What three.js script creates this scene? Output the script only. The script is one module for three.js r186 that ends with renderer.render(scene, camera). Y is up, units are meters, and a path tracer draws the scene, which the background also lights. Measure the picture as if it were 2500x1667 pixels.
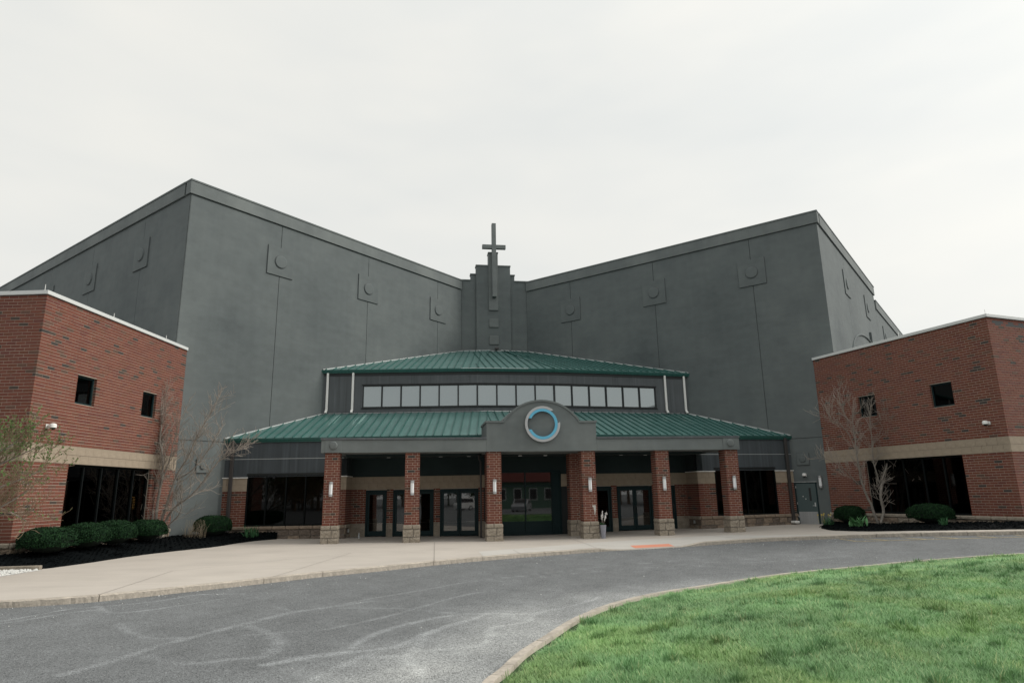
import * as THREE from 'three';
import { mergeGeometries } from 'three/addons/utils/BufferGeometryUtils.js';
import { RoundedBoxGeometry } from 'three/addons/geometries/RoundedBoxGeometry.js';

// ------------------------------------------------------------------ camera, sky, sun, exposure
const scene = new THREE.Scene();
const camera = new THREE.PerspectiveCamera(55.16, 1024 / 682, 0.1, 1200);
camera.position.set(0, 1.92, 0);
camera.rotation.set(0.229156, -0.149138, -0.0178967, 'YXZ');
const renderer = new THREE.WebGLRenderer({ antialias: true });
renderer.setSize(1024, 682);
renderer.toneMapping = THREE.LinearToneMapping;
renderer.toneMappingExposure = 1.0;
renderer.shadowMap.enabled = true;

const SUN = new THREE.Vector3(0.84, 0.58, 0.06).normalize();
const V3 = (x, y, z) => new THREE.Vector3(x, y, z);
function mulberry(a) { return () => { a |= 0; a = a + 0x6D2B79F5 | 0; let t = Math.imul(a ^ a >>> 15, 1 | a); t = t + Math.imul(t ^ t >>> 7, 61 | t) ^ t; return ((t ^ t >>> 14) >>> 0) / 4294967296; }; }
const hash2 = (x, y, s) => { let h = (Math.imul(x | 0, 374761393) + Math.imul(y | 0, 668265263) + Math.imul(s | 0, 974634777)) | 0; h = Math.imul(h ^ h >>> 13, 1274126177); return ((h ^ h >>> 16) >>> 0) / 4294967296; };
const mod = (a, n) => ((a % n) + n) % n;
function vnoise(x, y, p, q, s) {      // value noise, period p x q
  const xi = Math.floor(x), yi = Math.floor(y), fx = x - xi, fy = y - yi, u = fx * fx * (3 - 2 * fx), v = fy * fy * (3 - 2 * fy);
  const a = hash2(mod(xi, p), mod(yi, q), s), b = hash2(mod(xi + 1, p), mod(yi, q), s), c = hash2(mod(xi, p), mod(yi + 1, q), s), d = hash2(mod(xi + 1, p), mod(yi + 1, q), s);
  return (a + (b - a) * u) * (1 - v) + (c + (d - c) * u) * v;
}
function fbm(u, v, fx, fy, oct, s) { let t = 0, a = 1, n = 0; for (let o = 0; o < oct; o++) { t += a * vnoise(u * fx, v * fy, fx, fy, s + o * 17); n += a; a *= 0.55; fx *= 2; fy *= 2; } return t / n; }
const clamp = (x, a = 0, b = 1) => Math.min(b, Math.max(a, x));
const sst = (t) => { t = clamp(t); return t * t * (3 - 2 * t); };
const lerp = (a, b, t) => a + (b - a) * t;

{ // overcast sky: even white cloud with faint streaks, a soft brightening round the veiled sun, the usual rise to the zenith
  const w = 1024, h = 512, data = new Float32Array(w * h * 4);
  for (let j = 0; j < h; j++) for (let i = 0; i < w; i++) {
    const v = (j + 0.5) / h, u = (i + 0.5) / w, el = (v - 0.5) * Math.PI, az = (u - 0.5) * 2 * Math.PI;
    const dx = Math.cos(el) * Math.cos(az), dy = Math.sin(el), dz = Math.cos(el) * Math.sin(az);
    const c = dx * SUN.x + dy * SUN.y + dz * SUN.z;
    const e = Math.max(0, el);
    let cl = fbm(u, v, 11, 15, 5, 5) * 0.62 + fbm(u + 0.13, v, 34, 70, 4, 9) * 0.38;
    cl = clamp((cl - 0.5) * 3.4, -1, 1);
    let L = 0.82 * (1 + 0.36 * sst((e - 0.62) / 0.75)) * (1 + 0.055 * cl);
    L *= 1 + 0.42 * Math.pow(Math.max(0, 0.5 + 0.5 * c), 7);
    const o = (j * w + i) * 4, t = cl * 0.012;
    data[o] = L * (0.992 + t * 1.4); data[o + 1] = L * 1.0; data[o + 2] = L * (0.966 - t * 1.6); data[o + 3] = 1;
  }
  const sky = new THREE.DataTexture(data, w, h, THREE.RGBAFormat, THREE.FloatType);
  sky.mapping = THREE.EquirectangularReflectionMapping; sky.magFilter = THREE.LinearFilter; sky.minFilter = THREE.LinearFilter; sky.wrapS = THREE.RepeatWrapping; sky.needsUpdate = true;
  scene.background = sky; scene.environment = sky;
}
const sun = new THREE.DirectionalLight(new THREE.Color(1.0, 0.95, 0.87), 2.3);
sun.position.copy(SUN).multiplyScalar(90).add(V3(5, 0, -25)); sun.target.position.set(5, 0, -25);
sun.castShadow = true; sun.shadow.radius = 40; sun.shadow.mapSize.set(2048, 2048);
Object.assign(sun.shadow.camera, { left: -50, right: 50, top: 50, bottom: -50, near: 1, far: 220 });
scene.add(sun, sun.target);

// ------------------------------------------------------------------ names, tags, small builders
const used = {};
function numbered(n) { const k = used[n] = (used[n] ?? -1) + 1; return k ? `${n}_${String(k).padStart(3, '0')}` : n; }
function tag(o, label, category, group, kind) { if (label) o.userData.label = label; if (category) o.userData.category = category; if (group) o.userData.group = group; if (kind) o.userData.kind = kind; return o; }
function thing(name, pos, label, category, group) { const o = new THREE.Group(); o.name = numbered(name); o.position.set(...pos); scene.add(o); return tag(o, label, category, group); }
function part(name, parent) { const o = new THREE.Group(); o.name = name; parent.add(o); return o; }
function wpos(o) { const p = V3(0, 0, 0); for (; o && o !== scene; o = o.parent) p.add(o.position); return p; }
class Frame {   // a wall's own axes: u to the right along it, y up, w out of its face
  constructor(x, z, th, y = 0) { this.x = x; this.y = y; this.z = z; this.th = th; this.c = Math.cos(th); this.s = Math.sin(th); }
  p(u, y, w = 0) { return V3(this.x + this.c * u + this.s * w, this.y + y, this.z - this.s * u + this.c * w); }
  off(w) { const p = this.p(0, 0, w); return new Frame(p.x, p.z, this.th, this.y); }
}
const W0 = new Frame(0, 0, 0);
function soft(g) { g = g.index ? g.toNonIndexed() : g; for (const k of Object.keys(g.attributes)) if (!['position', 'normal', 'uv', 'color'].includes(k)) g.deleteAttribute(k); return g; }
function metreUV(g) {
  const p = g.attributes.position, uv = new Float32Array(p.count * 2), a = V3(), b = V3(), c = V3(), n = V3();
  for (let i = 0; i < p.count; i += 3) {
    a.fromBufferAttribute(p, i); b.fromBufferAttribute(p, i + 1); c.fromBufferAttribute(p, i + 2);
    n.copy(b).sub(a).cross(c.clone().sub(a)).normalize();
    const flat = Math.abs(n.y) > 0.75, l = Math.hypot(n.x, n.z) || 1;
    [a, b, c].forEach((q, k) => { uv[(i + k) * 2] = flat ? q.x : (n.z * q.x - n.x * q.z) / l; uv[(i + k) * 2 + 1] = flat ? q.z : q.y; });
  }
  g.setAttribute('uv', new THREE.BufferAttribute(uv, 2)); return g;
}
const merge = (gs) => { gs = [].concat(gs).map(soft); return gs.length === 1 ? gs[0] : mergeGeometries(gs); };
function geo(gs) { return metreUV(merge(gs)); }
function put(name, g, mat, parent = scene, fr = W0, at = [0, 0, 0]) {
  const m = new THREE.Mesh(g, mat); m.name = parent === scene ? numbered(name) : name; m.castShadow = m.receiveShadow = true;
  m.position.copy(fr.p(...at)); if (parent !== scene) m.position.sub(wpos(parent)); m.rotation.y = fr.th; parent.add(m); return m;
}
const box = (x0, x1, y0, y1, z0, z1) => new THREE.BoxGeometry(x1 - x0, y1 - y0, z1 - z0).translate((x0 + x1) / 2, (y0 + y1) / 2, (z0 + z1) / 2);
function rbox(x0, x1, y0, y1, z0, z1, r = 0.01, s = 1) { const g = new RoundedBoxGeometry(x1 - x0, y1 - y0, z1 - z0, s, Math.min(r, (x1 - x0) / 2.1, (y1 - y0) / 2.1, (z1 - z0) / 2.1)); return g.translate((x0 + x1) / 2, (y0 + y1) / 2, (z0 + z1) / 2); }
function holed(x0, x1, y0, y1, holes, z0, z1) {
  const s = new THREE.Shape([[x0, y0], [x1, y0], [x1, y1], [x0, y1]].map(p => new THREE.Vector2(...p)));
  for (const [a, b, c, d] of holes) s.holes.push(new THREE.Path([[a, c], [a, d], [b, d], [b, c]].map(p => new THREE.Vector2(...p))));
  return new THREE.ExtrudeGeometry(s, { depth: z1 - z0, bevelEnabled: false }).translate(0, 0, z0);
}
function tube(pts, r0, r1, sides = 6, cap = true) {   // tapered tube through points
  const n = pts.length, pos = [], idx = [], t = V3(), u = V3(), v = V3(), ref = V3(0.31, 0.2, 0.93).normalize();
  for (let i = 0; i < n; i++) {
    t.copy(pts[Math.min(n - 1, i + 1)]).sub(pts[Math.max(0, i - 1)]).normalize();
    u.copy(ref).cross(t); if (u.lengthSq() < 1e-4) u.set(1, 0, 0).cross(t); u.normalize(); v.copy(t).cross(u);
    const r = lerp(r0, r1, i / (n - 1));
    for (let k = 0; k < sides; k++) { const a = k / sides * 2 * Math.PI; pos.push(pts[i].x + r * (Math.cos(a) * u.x + Math.sin(a) * v.x), pts[i].y + r * (Math.cos(a) * u.y + Math.sin(a) * v.y), pts[i].z + r * (Math.cos(a) * u.z + Math.sin(a) * v.z)); }
    if (i) for (let k = 0; k < sides; k++) { const a = (i - 1) * sides + k, b = (i - 1) * sides + (k + 1) % sides; idx.push(a, b, a + sides, b, b + sides, a + sides); }
  }
  if (cap) for (let k = 1; k < sides - 1; k++) { idx.push(0, k + 1, k); const o = (n - 1) * sides; idx.push(o, o + k, o + k + 1); }
  const g = new THREE.BufferGeometry(); g.setAttribute('position', new THREE.Float32BufferAttribute(pos, 3)); g.setAttribute('uv', new THREE.Float32BufferAttribute(new Float32Array(pos.length / 3 * 2), 2)); g.setIndex(idx); g.computeVertexNormals(); return g;
}
const smooth = (pts, n) => new THREE.CatmullRomCurve3(pts).getPoints(n);

// ------------------------------------------------------------------ textures and materials
const enc = (l) => Math.round(255 * (l <= 0.0031308 ? 12.92 * l : 1.055 * Math.pow(clamp(l), 1 / 2.4) - 0.055));
function tex(n, tile, fn, srgb = true, m = n) {
  const d = new Uint8Array(n * m * 4);
  for (let j = 0; j < m; j++) for (let i = 0; i < n; i++) { const c = fn(i / n, j / m), o = (j * n + i) * 4, q = Array.isArray(c) ? c : [c, c, c]; for (let k = 0; k < 3; k++) d[o + k] = srgb ? enc(q[k]) : Math.round(255 * clamp(q[k])); d[o + 3] = 255; }
  const t = new THREE.DataTexture(d, n, m); t.wrapS = t.wrapT = THREE.RepeatWrapping; t.magFilter = THREE.LinearFilter; t.minFilter = THREE.LinearMipmapLinearFilter; t.generateMipmaps = true;
  if (srgb) t.colorSpace = THREE.SRGBColorSpace; t.repeat.set(1 / tile, 1 / tile); t.needsUpdate = true; return t;
}
const grain = (u, v, n, s) => hash2(Math.floor(u * n), Math.floor(v * n), s);
const lin = (r, g, b) => new THREE.Color().setRGB(r, g, b);
const T = {
  stucco: tex(1024, 13, (u, v) => { const a = fbm(u, v, 5, 4, 5, 31), b = fbm(u, v, 40, 60, 3, 77), c = fbm(u, v, 6, 48, 3, 12), d = fbm(u, v, 64, 3, 4, 14); const k = 0.70 + (a - 0.5) * 0.40 + (b - 0.5) * 0.12 + (c - 0.5) * 0.09 + (d - 0.5) * 0.07; return [k * (1 + (a - 0.5) * 0.05), k, k * (1 - (a - 0.5) * 0.05)]; }),
  streak: tex(1024, 7, (u, v) => { const a = fbm(u, v, 70, 2, 3, 51), b = fbm(u, v, 8, 6, 4, 18); const s = Math.pow(clamp((a - 0.55) / 0.4), 1.5) * fbm(u, v, 10, 3, 3, 8); return 0.62 + (b - 0.5) * 0.22 + s * 0.5 - clamp((0.42 - a) / 0.3) * 0.16; }),
  stuccoBump: tex(512, 0.9, (u, v) => fbm(u, v, 60, 60, 3, 3), false),
  brick: tex(512, 1.1, (u, v) => 0.82 + (fbm(u, v, 40, 70, 3, 21) - 0.5) * 0.24 + (grain(u, v, 256, 5) - 0.5) * 0.10),
  brickBump: tex(512, 0.6, (u, v) => fbm(u, v, 50, 70, 4, 6), false),
  block: tex(512, 1.6, (u, v) => 0.80 + (fbm(u, v, 12, 20, 4, 33) - 0.5) * 0.22 + (grain(u, v, 400, 9) - 0.5) * 0.08),
  stone: tex(512, 1.3, (u, v) => { const a = fbm(u, v, 6, 8, 5, 44), b = fbm(u, v, 40, 40, 3, 45); const k = 0.70 + (a - 0.5) * 0.5 + (b - 0.5) * 0.3; return [k, k * (0.985), k * (0.965)]; }),
  stoneBump: tex(512, 0.7, (u, v) => fbm(u, v, 18, 18, 5, 41), false),
  concrete: tex(1024, 6, (u, v) => { const a = fbm(u, v, 5, 5, 5, 61), b = fbm(u, v, 3, 40, 4, 66); return 0.82 + (a - 0.5) * 0.16 + (b - 0.5) * 0.10 + (grain(u, v, 512, 3) - 0.5) * 0.06; }),
  asphalt: tex(1024, 3.2, (u, v) => { const g = grain(u, v, 340, 13), a = fbm(u, v, 7, 7, 4, 71), h = fbm(u, v, 120, 120, 2, 72); return clamp(0.52 + (g - 0.5) * 0.40 + (g > 0.955 ? 0.42 : 0) - (g < 0.08 ? 0.24 : 0) + (a - 0.5) * 0.22 + (h - 0.5) * 0.30, 0.03, 1); }),
  asphaltBump: tex(1024, 1.6, (u, v) => fbm(u, v, 110, 110, 3, 73), false),
  mulch: tex(512, 1.2, (u, v) => { const a = fbm(u, v, 60, 40, 3, 81), g = grain(u, v, 128, 12); return 0.35 + (a - 0.5) * 0.7 + (g > 0.985 ? 0.45 : 0); }),
  metal: tex(512, 2.2, (u, v) => 0.80 + (fbm(u, v, 40, 3, 4, 91) - 0.5) * 0.30 + (fbm(u, v, 5, 5, 3, 92) - 0.5) * 0.20),
  bark: tex(256, 0.5, (u, v) => 0.7 + (fbm(u, v, 8, 20, 4, 95) - 0.5) * 0.7),
  soil: tex(512, 1.5, (u, v) => 0.6 + (fbm(u, v, 30, 30, 4, 97) - 0.5) * 0.8),
};
const std = (o) => new THREE.MeshStandardMaterial({ roughness: 0.9, metalness: 0, side: THREE.DoubleSide, ...o });
const phys = (o) => new THREE.MeshPhysicalMaterial({ roughness: 0.05, metalness: 0, side: THREE.DoubleSide, ...o });
const M = {
  stucco: std({ color: lin(0.158, 0.183, 0.186), map: T.stucco, bumpMap: T.stuccoBump, bumpScale: 0.004, roughness: 0.88 }),
  stuccoShaded: std({ color: lin(0.100, 0.120, 0.135), map: T.streak, bumpMap: T.stuccoBump, bumpScale: 0.004, roughness: 0.86 }),  // darker copy of the hall stucco: shade below the gutter painted in
  stuccoHall: std({ color: lin(0.158, 0.174, 0.186), map: T.streak, bumpMap: T.stuccoBump, bumpScale: 0.004, roughness: 0.86 }),
  stuccoTrim: std({ color: lin(0.200, 0.226, 0.226), map: T.stucco, bumpMap: T.stuccoBump, bumpScale: 0.003, roughness: 0.85 }),
  groove: std({ color: lin(0.07, 0.075, 0.078), roughness: 0.95 }),
  mortar: std({ color: lin(0.56, 0.48, 0.40), map: T.block, roughness: 0.95 }),
  band: std({ color: lin(0.46, 0.38, 0.29), map: T.block, bumpMap: T.stuccoBump, bumpScale: 0.002, roughness: 0.85 }),
  stone: std({ color: lin(0.42, 0.37, 0.305), map: T.stone, bumpMap: T.stoneBump, bumpScale: 0.02, roughness: 0.95 }),
  stoneWarm: std({ color: lin(0.36, 0.285, 0.22), map: T.stone, bumpMap: T.stoneBump, bumpScale: 0.02, roughness: 0.95 }),
  stoneDark: std({ color: lin(0.22, 0.18, 0.15), map: T.stone, bumpMap: T.stoneBump, bumpScale: 0.02, roughness: 0.95 }),
  coping: std({ color: lin(0.62, 0.64, 0.635), roughness: 0.45 }),
  whiteMetal: std({ color: lin(0.80, 0.80, 0.78), roughness: 0.5 }),
  flashing: std({ color: lin(0.42, 0.45, 0.45), roughness: 0.5, metalness: 0.2 }),
  roof: std({ color: lin(0.108, 0.222, 0.208), map: T.metal, roughness: 0.34, metalness: 0.1 }),
  gutter: std({ color: lin(0.040, 0.150, 0.132), map: T.metal, roughness: 0.38, metalness: 0.15 }),
  frame: std({ color: lin(0.010, 0.014, 0.015), roughness: 0.5, metalness: 0.1 }),
  bayFrame: phys({ color: lin(0.004, 0.006, 0.0065), roughness: 0.6, specularIntensity: 0.25 }),
  doorFrame: phys({ specularIntensity: 0.5, color: lin(0.006, 0.022, 0.025), roughness: 0.5, metalness: 0.1 }),
  bronze: std({ color: lin(0.060, 0.056, 0.055), roughness: 0.5, metalness: 0.2 }),
  recess: std({ color: lin(0.026, 0.048, 0.052), map: T.stucco, bumpMap: T.stuccoBump, bumpScale: 0.003, roughness: 0.88 }),  // stucco darkened to paint in the deep shade under the portico
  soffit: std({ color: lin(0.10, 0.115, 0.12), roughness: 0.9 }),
  soffitShaded: std({ color: lin(0.020, 0.036, 0.038), roughness: 0.9 }),  // soffit tone lowered too, canopy shade put into the colour
  interior: std({ color: lin(0.012, 0.014, 0.015), roughness: 0.95 }),
  clearstory: phys({ color: lin(0.31, 0.345, 0.355), roughness: 0.03, metalness: 0.75 }),
  tint: phys({ color: lin(0.06, 0.075, 0.075), roughness: 0.02, transmission: 1, thickness: 0, ior: 1.4 }),
  doorGlass: phys({ color: lin(0.25, 0.28, 0.28), roughness: 0.02, transmission: 1, thickness: 0, ior: 2.05 }),
  lampGlass: std({ color: lin(0.88, 0.90, 0.92), roughness: 0.35 }),
  silver: std({ color: lin(0.55, 0.57, 0.58), roughness: 0.38, metalness: 0.6 }),
  steel: std({ color: lin(0.50, 0.52, 0.54), roughness: 0.32, metalness: 0.85, map: T.metal }),
  logoGrey: std({ color: lin(0.42, 0.43, 0.44), roughness: 0.45 }),
  logoBlue: std({ color: lin(0.115, 0.43, 0.62), roughness: 0.4 }),
  logoEdge: std({ color: lin(0.02, 0.045, 0.06), roughness: 0.5 }),
  concrete: std({ color: lin(0.565, 0.515, 0.46), map: T.concrete, roughness: 0.92 }),
  concreteNew: std({ color: lin(0.60, 0.575, 0.535), map: T.concrete, roughness: 0.92 }),
  kerb: std({ color: lin(0.60, 0.545, 0.475), map: T.stone, bumpMap: T.stoneBump, bumpScale: 0.008, roughness: 0.95 }),
  joint: std({ color: lin(0.20, 0.18, 0.16), roughness: 1 }),
  asphalt: std({ color: lin(1, 1, 1), vertexColors: true, map: T.asphalt, bumpMap: T.asphaltBump, bumpScale: 0.008, roughness: 0.93 }),
  yellow: std({ color: lin(0.60, 0.50, 0.30), map: T.asphalt, roughness: 0.9 }),
  padRed: std({ color: lin(0.66, 0.27, 0.18), roughness: 0.9 }),
  mulch: phys({ specularIntensity: 0.12, color: lin(0.010, 0.014, 0.016), map: T.mulch, bumpMap: T.mulch, bumpScale: 0.012, roughness: 1 }),
  gravel: std({ color: lin(0.62, 0.62, 0.60), roughness: 0.95 }),
  bark: std({ color: lin(0.37, 0.335, 0.295), map: T.bark, roughness: 0.95 }),
  twig: std({ color: lin(0.34, 0.30, 0.26), roughness: 0.95 }),
  twigBrown: std({ color: lin(0.26, 0.185, 0.125), roughness: 0.95 }),
  soil: std({ color: lin(0.09, 0.075, 0.05), map: T.soil, roughness: 1 }),
  turf: std({ color: lin(0.055, 0.12, 0.035), map: T.soil, roughness: 1 }),
  rubber: std({ color: lin(0.02, 0.02, 0.02), roughness: 0.8 }),
  pot: std({ color: lin(0.26, 0.265, 0.31), roughness: 0.6 }),
  stainPale: std({ color: lin(0.20, 0.33, 0.31), roughness: 0.7 }),
  black: std({ color: lin(0.012, 0.012, 0.013), roughness: 0.5 }),
};
const leafMat = (r, g, b, tr = 0.25) => phys({ color: lin(r, g, b), roughness: 0.75, transmission: tr, thickness: 0, ior: 1.35, specularIntensity: 0.35 });
M.box = [leafMat(0.008, 0.026, 0.011, 0.1), leafMat(0.018, 0.052, 0.019, 0.1)];
M.boxCore = std({ color: lin(0.008, 0.018, 0.010) });
M.leafNew = leafMat(0.13, 0.24, 0.075); M.blade = leafMat(0.06, 0.16, 0.07); M.tulip = leafMat(0.13, 0.30, 0.13);
M.brick = []; {
  const R = mulberry(7);
  for (let i = 0; i < 9; i++) { const k = 0.90 + R() * 0.28; M.brick.push(std({ color: lin(0.185 * k, 0.060 * k * (0.95 + R() * 0.14), 0.039 * k * (0.93 + R() * 0.16)), map: T.brick, bumpMap: T.brickBump, bumpScale: 0.004 })); }
  for (const c of [[0.15, 0.075, 0.052], [0.12, 0.07, 0.05], [0.075, 0.058, 0.046], [0.052, 0.046, 0.042]]) M.brick.push(std({ color: lin(...c), map: T.brick, bumpMap: T.brickBump, bumpScale: 0.004 }));
}
M.brickMass = std({ color: lin(1, 1, 1), vertexColors: true, map: T.brick, bumpMap: T.brickBump, bumpScale: 0.004 });
function brickTone(r) { const a = r(); if (a < 0.915) return Math.floor(r() * 9); if (a < 0.957) return 9 + Math.floor(r() * 2); return 11 + Math.floor(r() * 2); }

// ------------------------------------------------------------------ masonry
const CO = 0.1006, MD = 0.3065, JT = 0.0165;
camera.updateMatrixWorld(true); camera.updateProjectionMatrix();
const proj = new THREE.Matrix4().multiplyMatrices(camera.projectionMatrix, camera.matrixWorldInverse);
function screenScore(p, n) {   // bigger for pieces that show larger; -1 outside the frame or turned away
  const q = p.clone().applyMatrix4(proj); if (Math.abs(q.x) > 1.02 || Math.abs(q.y) > 1.02 || q.z > 1) return -1;
  const d = camera.position.clone().sub(p), l = d.length(); const f = d.dot(n) / l; return f <= 0 ? -1 : Math.sqrt(f) / l;
}
function courses(list, fr, u0, u1, y0, y1, holes = [], o = {}) {   // lists running-bond bricks
  const n = Math.max(1, Math.round((y1 - y0) / CO)), c = (y1 - y0) / n;
  for (let r = 0; r < n; r++) {
    const ya = y0 + r * c, ym = ya + c / 2, a0 = u0 + (r % 2 ? (o.tuckL ?? 0) : 0), a1 = u1 - (r % 2 ? 0 : (o.tuckR ?? 0));
    let spans = [[a0, a1]];
    for (const [ha, hb, hc, hd] of holes) if (ym > hc && ym < hd) spans = spans.flatMap(([s, e]) => (hb <= s || ha >= e) ? [[s, e]] : [[s, ha], [hb, e]].filter(([x, y]) => y - x > 0.03));
    for (const [s, e] of spans) {
      let k = Math.floor((s - u0) / MD) - 1, x0; const row = [];
      for (; (x0 = u0 + k * MD + (r % 2 ? MD / 2 : 0)) < e; k++) { const a = Math.max(s, x0 + JT / 2), b = Math.min(e, x0 + MD - JT / 2); if (b - a > 0.005) row.push([a, b]); }
      if (row.length > 1 && row[0][1] - row[0][0] < 0.07) { row[1][0] = row[0][0]; row.shift(); } if (row.length > 1 && row[row.length - 1][1] - row[row.length - 1][0] < 0.07) { row[row.length - 2][1] = row[row.length - 1][1]; row.pop(); } if (row.length) { row[0][0] = s; row[row.length - 1][1] = e; }
      for (const [a, b] of row) list.push({ fr, u: (a + b) / 2, y: ym, len: b - a, h: c - JT });
    }
  }
}
const brickGeo = {};
function oneBrick(len, h) { const k = `${Math.round(len * 100)}_${Math.round(h * 1000)}`; return brickGeo[k] ??= (() => { const g = geo(box(-len / 2, len / 2, -h / 2, h / 2, -0.09, 0)); return g; })(); }
const brickSizes = {};
function layBricks(t, list, seed, most = 300) {
  const R = mulberry(seed), n = V3();
  for (const b of list) { b.tone = brickTone(R); b.out = (R() - 0.5) * 0.004; b.uvo = R() * 40; n.set(b.fr.s, 0, b.fr.c); b.score = screenScore(b.fr.p(b.u, b.y, 0), n); }
  const order = [...list].sort((a, b) => b.score - a.score), mass = [];
  order.forEach((b, i) => {
    if (i < most && (b.score > 0 || order.length <= most)) put('brick', oneBrick(b.len, b.h), M.brick[b.tone], t, b.fr, [b.u, b.y, b.out]);
    else mass.push(b);
  });
  if (mass.length) {
    const p = wpos(t), gs = mass.map(b => {
      const g = box(-b.len / 2, b.len / 2, -b.h / 2, b.h / 2, -0.09, 0).toNonIndexed(); metreUV(g); const uv = g.attributes.uv; for (let i = 0; i < uv.count; i++) uv.setXY(i, uv.getX(i) + b.uvo, uv.getY(i) + b.uvo * 1.7);
      const q = b.fr.p(b.u, b.y, b.out).sub(p); g.applyMatrix4(new THREE.Matrix4().makeRotationY(b.fr.th).setPosition(q));
      const c = M.brick[b.tone].color, a = new Float32Array(g.attributes.position.count * 3); for (let i = 0; i < a.length; i += 3) { a[i] = c.r; a[i + 1] = c.g; a[i + 2] = c.b; }
      g.setAttribute('color', new THREE.BufferAttribute(a, 3)); return g;
    });
    const m = new THREE.Mesh(mergeGeometries(gs), M.brickMass); m.name = 'brick_courses'; m.castShadow = m.receiveShadow = true; m.userData.kind = 'stuff'; t.add(m);
  }
}
const rocks = {};
function rock(w, h, d, v, amp = 0.022) {   // split-face block, face towards +z
  const k = [w.toFixed(2), h.toFixed(2), d.toFixed(2), v, amp].join('_'); if (rocks[k]) return rocks[k];
  const g = new THREE.BoxGeometry(w, h, d, 4, 3, 2), p = g.attributes.position, R = mulberry(v * 91 + 5), off = {};
  for (let i = 0; i < p.count; i++) {
    const x = p.getX(i), y = p.getY(i), z = p.getZ(i), key = [x, y, z].map(q => q.toFixed(3)).join();
    const o = off[key] ??= [R(), R(), R()];
    const ex = Math.abs(Math.abs(x) - w / 2) < 1e-4, ey = Math.abs(Math.abs(y) - h / 2) < 1e-4, ez = Math.abs(Math.abs(z) - d / 2) < 1e-4, e = ex + ey + ez;
    const pull = e > 1 ? amp * 0.7 : 0;
    p.setXYZ(i, x - Math.sign(x) * (ex ? pull * o[0] : 0) + (ex ? 0 : (o[0] - 0.5) * w * 0.06), y - Math.sign(y) * (ey ? pull * o[1] : 0) + (ey ? 0 : (o[1] - 0.5) * h * 0.08), z + Math.sign(z) * (ez ? (o[2] - 0.5) * amp * 2 - pull : 0));
    if (ex && !ez) p.setX(i, p.getX(i) + Math.sign(x) * (o[2] - 0.5) * amp);
  }
  const f = g.toNonIndexed(); f.computeVertexNormals(); return rocks[k] = geo(f);
}
function ashlar(t, fr, u0, u1, y0, y1, seed, mats = [M.stoneWarm, M.stoneWarm, M.stoneDark, M.stone], capMat = M.stone, o = {}) {   // cap course and rows of rock-face blocks
  const R = mulberry(seed), cap = o.cap ?? 0.15, rows = o.rows ?? 2, h = (y1 - cap - y0) / rows, dep = 0.22;
  for (let r = 0; r < rows; r++) for (let u = u0, k = 0; u < u1 - 0.02; k++) {
    let w = 0.40 + Math.round(R() * 2) * 0.06; if (r % 2 && !k) w *= 0.5; if (u1 - u - w < 0.16) w = u1 - u;
    put('stone', rock(Math.round(w * 50) / 50 - 0.012, h - 0.012, dep, Math.floor(R() * 5)), mats[Math.floor(R() * mats.length)], t, fr, [u + w / 2, y0 + (r + 0.5) * h, -dep / 2 + 0.03]); u += w;
  }
  for (let u = u0; u < u1 - 0.02;) { let w = 0.60; if (u1 - u - w < 0.25) w = u1 - u; put('stone', geo(rbox(-w / 2 + 0.004, w / 2 - 0.004, -cap / 2, cap / 2, -0.14, 0.13, 0.045, 2)), capMat, t, fr, [u + w / 2, y1 - cap / 2, -0.06]); u += w; }
  put('backing', geo(box(u0, u1, y0 - 0.3, y1 - 0.02, -0.24, -0.03)), M.joint, t, fr);
}
const ribs = {};
function ribBlock(w, h) {   // scored facing block: vertical ribs with narrow grooves
  const k = w.toFixed(2) + '_' + h.toFixed(2); if (ribs[k]) return ribs[k];
  const n = Math.max(2, Math.round(w / 0.052)), p = w / n, gs = [box(-w / 2, w / 2, -h / 2, h / 2, -0.09, -0.009)];
  for (let i = 0; i < n; i++) gs.push(box(-w / 2 + i * p + 0.005, -w / 2 + (i + 1) * p - 0.005, -h / 2, h / 2, -0.0092, 0));
  return ribs[k] = geo(gs);
}
function bandBlocks(t, fr, u0, u1, y0, y1, skip = []) {
  const h = (y1 - y0) / 2;
  for (let r = 0; r < 2; r++) for (let u = u0; u < u1 - 0.01;) { let w = 0.416; if (r && u === u0) w = 0.208; if (u1 - u - w < 0.1) w = u1 - u; put('block', ribBlock(w - 0.008, h - 0.007), M.band, t, fr, [u + w / 2, y0 + (r + 0.5) * h, 0.012]); u += w; }
  put('backing', geo(box(u0, u1, y0, y1, -0.25, -0.02)), M.joint, t, fr);
}

// ------------------------------------------------------------------ ground
const walk = (x, z) => -0.02 + 0.0125 * Math.sqrt((x - 5.4) ** 2 + 1) - 0.008 * clamp(z + 28, -4, 16) + 0.34 * sst((x - 10) / 12) * sst((z + 30) / 9);
const G3 = (a) => a.map(([x, z]) => V3(x, 0, z));
const kerbLine = smooth(G3([[-24, -17], [-16, -15.7], [-11, -15.0], [-8, -14.98], [-7.24, -15.16], [-6.54, -15.43], [-5.77, -15.95], [-4.99, -16.59], [-3.75, -17.58], [-2.44, -18.68], [-0.84, -19.8], [0.64, -20.93], [2.28, -21.98], [4.57, -23.17], [6.87, -23.98], [8.6, -24.2], [10.2, -24.35], [11.62, -24.59], [13.45, -24.54], [15.71, -23.49], [17.27, -22.4], [18.77, -21.08], [20.19, -20.09], [23, -18.5], [29, -16.5]]), 420);
const rampAt = (x) => sst((x - 6.2) / 1.6) * sst((11.0 - x) / 1.3);
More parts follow.
